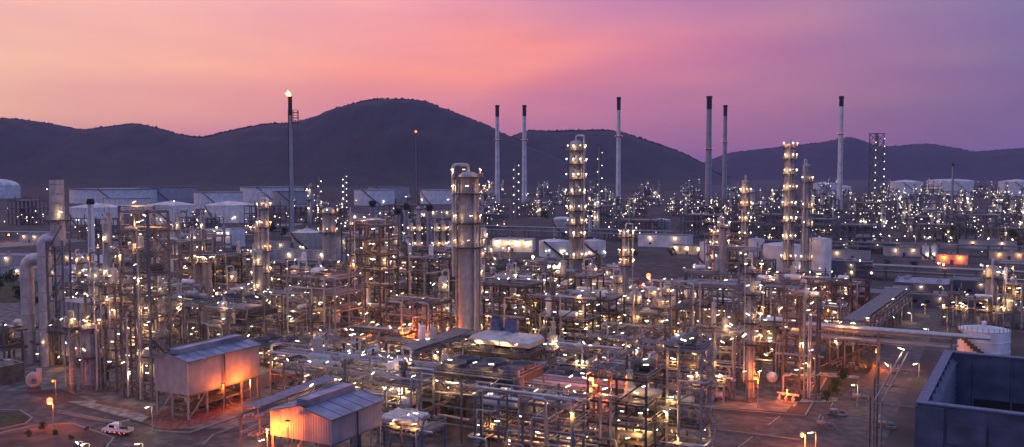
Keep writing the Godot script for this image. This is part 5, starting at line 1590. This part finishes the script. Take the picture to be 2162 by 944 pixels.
	for k in 2:
		piece(hood, "duct", lathe([Vector2(2.6, 0), Vector2(2.2, 1.5), Vector2(1.7, 3.0), Vector2(1.7, 5.0), Vector2(1.5, 5.0), Vector2(1.5, 4.0)], 16), M.blue_paint, Transform3D(Basis.IDENTITY, Vector3(-6.0 + k * 4.2, 8.6, -6.0)))
	box(hood, "duct_base", M.blue_paint, Vector3(-4, 5.0, -6.0), Vector3(9.5, 7.4, 5.0))
	keep_clear.append([p, 11.0])
	p = ground(506, 730)
	var ac := thing("air_cooler", "dark air cooler with two stubby fan stacks left of the yard", "air cooler", p, YAW, "air coolers")
	fill_cooler(ac, 20.0, 10.0, 9.5, M.steel_grey, 10)
	for k in 2:
		piece(ac, "fan_stack", lathe([Vector2(3.2, 0), Vector2(2.7, 1.5), Vector2(2.8, 3.6), Vector2(2.6, 3.6), Vector2(2.5, 1.5)], 20), M.navy_cladding, Transform3D(Basis.IDENTITY, Vector3(-3.5 + k * 8.0, 11.0, -1)))
	keep_clear.append([p, 12.0])
	p = ground(850, 962)
	var ex := thing("exchanger_bank", "row of shining horizontal exchanger tubes on a deck in the lower middle", "heat exchangers", p, YAW, "banks of heat exchangers")
	fill_frame(ex, 2, 1, 6.5, 7.5, [5.5], {"steel": "blue_paint", "vessels": 0, "pipes": 5, "lamps": 5, "every": 1, "glow": 12.0, "decked": 1.0, "stairs": false, "braces": 1})
	for k in 4:
		drum(ex, Vector3(0.2, 6.9, -2.7 + k * 1.7), 7.5, 0.6, 0.0, M.cladding)
	keep_clear.append([p, 8.0])

	# --- pipe racks
	pipe_rack("long pipe rack crossing the middle of the plant from the yard to the stair tower", ground(596, 742, 10), ground(1440, 832, 10), 8.0, [6.0, 10.0], {"lamps": 24})
	for k in 9:
		keep_clear.append([ground(596, 742, 10).lerp(ground(1440, 832, 10), k / 8.0) * Vector3(1, 0, 1), 3.0])
	pipe_rack("covered pipe rack running back to the central column", ground(850, 748, 10), ground(985, 703, 10), 6.0, [6.0, 9.5], {"cover": true, "lamps": 5})
	pipe_rack("pipe rack with a blue cover above the glowing gable shed", ground(528, 872, 10), ground(700, 806, 10), 4.0, [6.5, 9.5], {"cover": true, "cover_mat": "blue_paint", "lamps": 4})
	var bridge := pipe_rack("double pipeline bridge crossing the right-hand road", ground(1712, 692, 11), ground(2010, 716, 11), 3.0, [9.0, 11.0], {"bay": 16.0, "lamps": 5, "steel": "fireproofing"})
	for s in [-0.9, 0.9]:
		rod(bridge, "main_pipe", M.cladding, Vector3(-24, 11.9, s), Vector3(24, 11.9, s), 0.42)
	pipe_rack("purple-grey pipe rack running away at the right", ground(1775, 704, 8), ground(1905, 612, 8), 6.5, [5.0, 8.0], {"lamps": 5, "cover": true})
	pipe_rack("distant pipe rack in front of the orange lit shed", ground(1640, 552, 6), ground(2200, 580, 6), 6.0, [4.0, 6.5], {"bay": 12.0, "lamps": 12, "style": "globe"})
	pipe_rack("distant pipe rack across the yard behind the central column", ground(730, 470, 7), ground(1420, 492, 7), 7.0, [5.0, 8.0], {"bay": 14.0, "lamps": 10, "style": "globe"})
	p = ground(1795, 778)
	steel_frame("orange lit pipe bridge support on the grass verge", p, YAW, 3, 1, 3.2, 3.0, [5.5, 8.5, 11.0], {"steel": "steel_brown", "vessels": 0, "pipes": 12, "lamps": 4, "every": 2, "decked": 0.1, "braces": 2, "stairs": false})

	# --- right side: basin building, low buildings, valve stand
	open_basin()
	for q in [["flat-roofed grey building beside the purple-grey pipe rack", 1857, 668, 12, 16, 9.0], ["long low blue-grey building right of the pipe rack", 1985, 650, 46, 7, 5.0], ["blue-grey building with ribbed roof behind the long low one", 1948, 622, 20, 26, 6.0], ["flat grey building behind the long low one, nearer the right edge", 2070, 622, 20, 18, 6.5], ["dark round-shouldered hut near the far orange lamp", 1800, 585, 18, 12, 8.0]]:
		low_building(q[0], ground(q[1], q[2]), q[3], q[4], q[5], {"wall": "navy_cladding", "roof": "shed_roof" if q[1] == 1948 else "steel_grey", "lamps": 1, "style": "bar", "size": 1.0, "units": 3})
	low_building("orange lit open shed beside the two slim silos", ground(2010, 556), 16, 10, 5.0, {"wall": "cream_paint", "roof": "steel_brown", "lamps": 2, "lamp": "lamp_sodium", "glow": 40.0, "size": 0.3})
	low_building("pink lit low shed at the right edge by the far road", ground(2130, 548), 20, 10, 4.5, {"wall": "cream_paint", "roof": "steel_brown", "lamps": 2, "lamp": "lamp_warm", "glow": 8.0, "size": 0.3})
	low_building("long white warehouse with flat roof beyond the bare red field", ground(1405, 520), 34, 16, 8.0, {"wall": "white_paint", "roof": "steel_brown", "lamps": 2, "size": 0.4, "turn": YAW * 0.9})
	low_building("small pink lit annex beside the long white warehouse", ground(1455, 535), 22, 10, 5.0, {"wall": "cream_paint", "roof": "steel_red", "lamps": 3, "glow": 12.0})
	low_building("bright floodlit white hall behind the central column", ground(1085, 530), 26, 14, 8.0, {"wall": "white_paint", "lamps": 4, "glow": 30.0, "size": 0.6, "turn": -0.15})
	low_building("white gabled warehouse partly behind the beige stack", ground(770, 536), 26, 30, 11.0, {"wall": "cream_paint", "roof": "white_roof", "gable": true, "lamps": 2, "turn": -0.3})
	low_building("long grey wall-like store behind the beige stack", ground(650, 566), 70, 8, 9.5, {"wall": "grey_paint", "lamps": 4, "turn": -0.1, "units": 5})
	low_building("long low building with a pale blue roof behind the silo pair", ground(470, 566), 50, 16, 8.0, {"wall": "cream_paint", "roof": "blue_paint", "lamps": 4, "turn": -0.1})
	low_building("white block with dark openings beside the far road on the left", ground(474, 520), 24, 14, 12.0, {"wall": "white_paint", "lamps": 6, "size": 0.8, "window_step": 3.0})
	low_building("low blue-grey depot at the left edge", ground(40, 560), 46, 18, 6.0, {"wall": "grey_paint", "roof": "blue_paint", "lamps": 3, "turn": -0.2})
	low_building("second low blue-grey depot behind the bent ducts", ground(95, 590), 36, 14, 6.0, {"wall": "grey_paint", "roof": "blue_paint", "lamps": 2, "turn": -0.2})
	low_building("white vaulted hall behind the slender white stack", ground(215, 608), 24, 14, 11.0, {"wall": "white_paint", "roof": "white_roof", "gable": true, "lamps": 2})
	low_building("pale low store under the tank row on the left", ground(330, 520), 60, 12, 6.0, {"wall": "grey_paint", "lamps": 3, "turn": -0.15})
	low_building("white plant hall with lamps below the far chimneys", ground(770, 470), 70, 14, 8.0, {"wall": "cream_paint", "lamps": 4, "size": 0.9, "turn": 0.0})
	low_building("long pale hall left of the central column in the distance", ground(930, 462), 90, 14, 9.0, {"wall": "cream_paint", "lamps": 6, "size": 0.9, "turn": 0.0})
	low_building("white control block in the middle distance with a floodlight", ground(872, 590), 16, 10, 9.0, {"wall": "white_paint", "lamps": 1, "glow": 60.0, "size": 0.7})
	# scattered stores, racks and road lamps of the middle distance
	for q in [["small dark store behind the tall white tank", 1690, 532, 18, 10, 5.0], ["low long store right of the tall white tank", 1770, 546, 34, 9, 5.0], ["grey pump house near the far road, left of the slim silos", 1850, 532, 22, 9, 6.0], ["low pale store just left of the two slim silos", 1905, 540, 20, 9, 5.0], ["flat store between the far road and the pink lit shed", 2085, 524, 34, 10, 5.0], ["small hut beyond the plain beige column", 1560, 530, 14, 9, 5.0], ["small pale hut left of the white block by the far road", 385, 508, 18, 9, 5.0], ["grey hut on the left plain beside the square stack", 75, 512, 22, 10, 6.0], ["dark blue roofed store left of the slender white stack", 160, 560, 30, 10, 6.0], ["low store right of the slender white stack", 262, 548, 26, 10, 6.0], ["pale flat store behind the grey column with lit platforms", 585, 530, 26, 10, 6.0], ["low lamp-lit store below the flare stack", 640, 500, 30, 9, 6.0]]:
		low_building(q[0], ground(q[1], q[2]), q[3], q[4], q[5], {"wall": ["grey_paint", "cream_paint", "navy_cladding"][q[1] % 3], "roof": ["steel_grey", "blue_paint", "grey_paint"][(q[1] / 10) % 3], "lamps": 1 + q[1] % 2, "size": 0.3, "glow": 6.0, "turn": -0.1 - 0.07 * (q[1] % 7), "units": 2})
	pipe_rack("far pipe rack along the road behind the silos", ground(1500, 506, 6), ground(2220, 524, 6), 5.0, [4.0, 6.5], {"bay": 16.0, "lamps": 10, "style": "globe", "lamp_size": 0.4})
	pipe_rack("far pipe rack crossing the left plain below the tanks", ground(-60, 486, 5), ground(560, 494, 5), 5.0, [4.0], {"bay": 16.0, "lamps": 12, "style": "globe", "lamp_size": 0.4})
	pipe_rack("far pipe rack under the white tank row on the left", ground(140, 482, 5), ground(620, 486, 5), 4.0, [4.0], {"bay": 16.0, "lamps": 10, "style": "globe", "lamp_size": 0.4})
	var spots := [[1811, "first"], [1838, "second"], [1864, "third"], [1880, "fourth"], [1933, "fifth"], [1955, "sixth"], [2010, "seventh"], [2090, "eighth"], [2140, "ninth"]]
	for q in spots:
		street_lamp("bright white lamp on the far road, %s from the left" % q[1], q[0], 514 + (q[0] - 1811) * 0.02, 496 + (q[0] - 1811) * 0.03, "globe", 40.0, "", -1.0, 0.5)
	for q in [[1575, 560, 8], [1600, 566, 7], [1545, 556, 8], [1760, 574, 7], [1720, 570, 6], [2070, 480, 12], [1420, 548, 7], [1340, 548, 6], [110, 640, 7], [40, 646, 8], [75, 655, 6], [500, 545, 8], [690, 545, 7], [300, 506, 9], [450, 502, 9], [1640, 546, 8], [1870, 572, 6], [1930, 574, 6], [2150, 610, 7]]:
		tree(ground(q[0], q[1]), q[2], describe(ground(q[0], q[1]), "small dark tree"), "trees about the plant")
	p = ground(1661, 850)
	var vs := thing("valve_stand", "bright yellow-orange lit valve stand and hydrant by the right road", "valve stand", p, YAW)
	box(vs, "base", M.concrete_light, Vector3(0, 0.15, 0), Vector3(4.5, 0.3, 2.0))
	for k in 3:
		piece(vs, "riser_pipe", tube([Vector3(-1.6 + k * 1.5, 0.2, 0), Vector3(-1.6 + k * 1.5, 1.7, 0), Vector3(-0.4 + k * 1.5, 1.7, 0)], 0.17, 8), M.cream_paint)
		rod(vs, "valve", M.cream_paint, Vector3(-1.6 + k * 1.5, 1.0, 0.2), Vector3(-1.6 + k * 1.5, 1.0, 0.65), 0.34)
	bar(vs, "header", M.cream_paint, Vector3(-2.2, 2.0, -0.3), Vector3(2.6, 1.8, -0.3), 0.3)
	lamp(vs, Vector3(0.2, 3.0, 1.0), "globe", 50.0, "lamp_sodium", 0.22)
	bar(vs, "lamp_post", M.galvanised, Vector3(0.2, 0, 1.0), Vector3(0.2, 3.3, 1.0), 0.1)
	p = ground(1630, 826)
	var sph := thing("round_vessel", "small white ball-shaped vessel behind the valve stand", "vessel", p)
	piece(sph, "ball", lathe([Vector2(0, 0), Vector2(0.7, 0.18), Vector2(1.1, 0.65), Vector2(1.25, 1.25), Vector2(1.1, 1.85), Vector2(0.7, 2.32), Vector2(0, 2.5)], 18), M.white_paint, Transform3D(Basis.IDENTITY, Vector3(0, 2.0, 0)))
	for k in 4:
		bar(sph, "leg", M.steel_grey, Vector3(cos(k * PI / 2) * 0.95, 0, sin(k * PI / 2) * 0.95), Vector3(cos(k * PI / 2) * 0.95, 2.8, sin(k * PI / 2) * 0.95), 0.14)

	# --- far lit units
	var back := 0
	for q in [[417, 1040, 2200, 104, "backmost", 22], [432, 1010, 2200, 92, "farthest", 26], [458, 1030, 2200, 100, "middle", 34], [486, 1040, 2200, 112, "nearest", 34]]:
		var n := 0
		var x: float = q[1]
		while x < q[2]:
			n += 1
			var skip: bool = (q[0] == 486 and (x < 1180 or (x > 1330 and x < 1480)))
			var blocked := false
			for k in keep_clear:
				if Vector2(k[0].x - ground(x, q[0]).x, k[0].z - ground(x, q[0]).z).length() < k[1] + 14.0:
					blocked = true
			if not skip and not blocked:
				far_unit("lamp-studded distant unit in the %s row, %s from the left" % [q[4], ["", "first", "second", "third", "fourth", "fifth", "sixth", "seventh", "eighth", "ninth", "tenth", "eleventh", "twelfth", "thirteenth", "fourteenth"][n]], x + rng.randf_range(-14, 14), q[0] + rng.randf_range(-4, 3), rng.randi_range(3, 6), int(q[5] * 1.5) + (14 if x > 1750 else 0), rng.randf_range(0.8, 1.25))
			x += q[3]
	far_unit("lamp-studded cluster right of the flare stack", 700, 474, 4, 44, 1.2)
	far_unit("small lamp-studded cluster between the flare stack and the mast", 640, 470, 2, 22, 0.8)
	for q in [[860, 500, "behind the heater columns"], [930, 505, "left of the central column's waist"], [1030, 480, "right of the central column's top"]]:
		far_unit("lamp-studded unit %s" % q[2], q[0], q[1], 4, 24, 0.9)

	for q in [[1500, 500, "left of the long far road"], [1585, 514, "behind the narrow white tank"], [1650, 522, "behind the wide white tank"], [1735, 512, "right of the tall white tank, by the far road"], [1800, 524, "before the far road lamps"], [1965, 506, "behind the two slim silos"], [2060, 508, "behind the pink lit shed"], [2135, 516, "at the right edge by the far road"], [1340, 506, "left of the long white warehouse"], [60, 474, "on the left plain"], [210, 506, "behind the slender white stack"], [425, 492, "below the tank with the dark stair"], [560, 482, "left of the flare stack foot"], [820, 486, "left of the heater columns"]]:
		far_unit("low lamp-dotted unit %s" % q[2], q[0], q[1], 2, 15, 0.45, 10.0)
	for q in [[1560, 905, 3.0], [1640, 925, 2.2], [1780, 860, 2.6], [1840, 800, 2.0], [1600, 940, 1.8], [60, 855, 2.4], [200, 885, 2.0], [290, 925, 2.6], [380, 935, 2.0], [30, 900, 1.8]]:
		var centre := ground(q[0], q[1])
		var ring := PackedVector2Array()
		for k in 9:
			var r: float = q[2] * rng.randf_range(0.6, 1.1)
			ring.append(Vector2(centre.x + cos(TAU * k / 9) * r * 1.6, centre.z + sin(TAU * k / 9) * r))
		structure("road_patch", sheet(ring, 0.055), M.road_patch)
	# --- the dense middle
	process_area()

	# --- road lamps, truck, plants
	orange_flood("blazing sodium lamp on the left road", 113, 908, 848, 70.0, 0.7)
	orange_flood("large sodium lamp glowing in the lower middle of the plant", 1252, 962, 796, 240.0, 0.8)
	orange_flood("sodium lamp on the bare red field", 1372, 606, 583, 600.0, 1.2)
	orange_flood("sodium lamp near the far dark hut", 1843, 586, 560, 600.0, 1.2)
	orange_flood("sodium lamp among the pipes right of the tall columns", 1752, 706, 652, 320.0, 0.9)
	orange_flood("sodium lamp over the grass verge by the right road", 1857, 775, 742, 150.0, 0.7)
	orange_flood("sodium lamp at the bottom edge of the right road", 1700, 952, 920, 90.0, 0.42)
	orange_flood("small orange lamp far out on the left plain", 20, 510, 496, 60.0, 0.8)
	orange_flood("sodium lamp lighting the reddish column and ducts", 118, 838, 806, 24.0, 0.25)
	orange_flood("sodium lamp lighting the red-lit column", 1600, 862, 800, 90.0, 0.3)
	orange_flood("sodium lamp reddening the tall narrow frame by the verge", 1722, 800, 756, 130.0, 0.4)
	var wl := [[322, 912, 862, "at the corner of the glowing shed"], [303, 1000, 940, "at the bottom edge below the truck"], [176, 990, 936, "first of two at the bottom left edge"], [190, 995, 940, "second of two at the bottom left edge"], [545, 945, 911, "left of the glowing gable"], [1880, 815, 771, "on the right road"], [1940, 800, 770, "beside the blue building corner"], [1810, 860, 815, "at the right road bend"], [1722, 958, 916, "beside the bottom orange lamp"], [1960, 722, 696, "under the pipeline bridge"], [2090, 650, 616, "glaring on the fat beige column"], [1925, 680, 662, "by the long low building"], [1953, 664, 644, "behind the long low building"], [2000, 700, 670, "near the white tank"], [2130, 770, 745, "right of the white tank"], [1990, 640, 606, "before the ribbed roof"], [1915, 642, 606, "left of the ribbed roof"], [2075, 590, 560, "on the far side of the grey building"], [1985, 585, 556, "near the silos"], [2150, 580, 552, "near the right edge"], [60, 490, 466, "on the left plain"], [105, 500, 400, "by the square stack"], [345, 500, 470, "below the white tanks"], [370, 470, 425, "between the white tanks"]]
	for q in wl:
		street_lamp("white road lamp %s" % q[3], q[0], q[1], q[2], "bar" if q[1] > 600 else "globe", 16.0 if q[1] > 600 else 30.0, "", -1.0, 1.15 if q[1] > 600 else 0.42)
	for q in [[1768, 878, "near the right road bend"], [1815, 846, "by the lamp at the right road bend"], [1870, 905, "left of the dark blue building"], [1742, 905, "on the verge of the right road"], [1900, 790, "beside the pipes of the blue building"]]:
		var sk := thing("pump_skid", "low pump skid %s" % q[2], "pump", ground(q[0], q[1]), YAW, "pump skids by the right road")
		box(sk, "base", M.concrete, Vector3(0, 0.2, 0), Vector3(3.6, 0.4, 1.8))
		drum(sk, Vector3(-0.7, 1.1, 0), 1.7, 0.42, 0.0, M.cladding_dull)
		rod(sk, "motor", M.blue_paint, Vector3(0.5, 1.0, 0), Vector3(1.5, 1.0, 0), 0.36)
		piece(sk, "pipe", tube([Vector3(-1.2, 1.2, 0), Vector3(-1.2, 2.0, 0), Vector3(-1.2, 2.0, -2.5), Vector3(-1.2, 0.2, -2.5)], 0.14, 8), M.galvanised)
	utility_truck(ground(246, 917), deg_to_rad(-18.0))
	for q in [[92, 915, 2.4], [60, 930, 2.0], [118, 926, 1.8], [150, 935, 1.6], [182, 915, 1.4]]:
		tree(ground(q[0], q[1]), q[2], "small dark shrub on the roadside island, %s from the left" % {92: "second", 60: "first", 118: "third", 150: "fourth", 182: "fifth"}[q[0]], "shrubs on the roadside island", "shrub")
	for q in [[20, 612, 9], [58, 622, 8], [-10, 630, 10], [90, 606, 7], [1765, 845, 5], [1745, 860, 4], [1780, 812, 4], [1290, 470, 14], [1150, 470, 12], [2140, 520, 12], [575, 500, 11], [600, 505, 10], [380, 540, 9], [255, 545, 10]]:
		tree(ground(q[0], q[1]), q[2], describe(ground(q[0], q[1]), "dark leafy tree"), "trees about the plant")
	print("lamps ", lamp_count, " lights ", light_count)
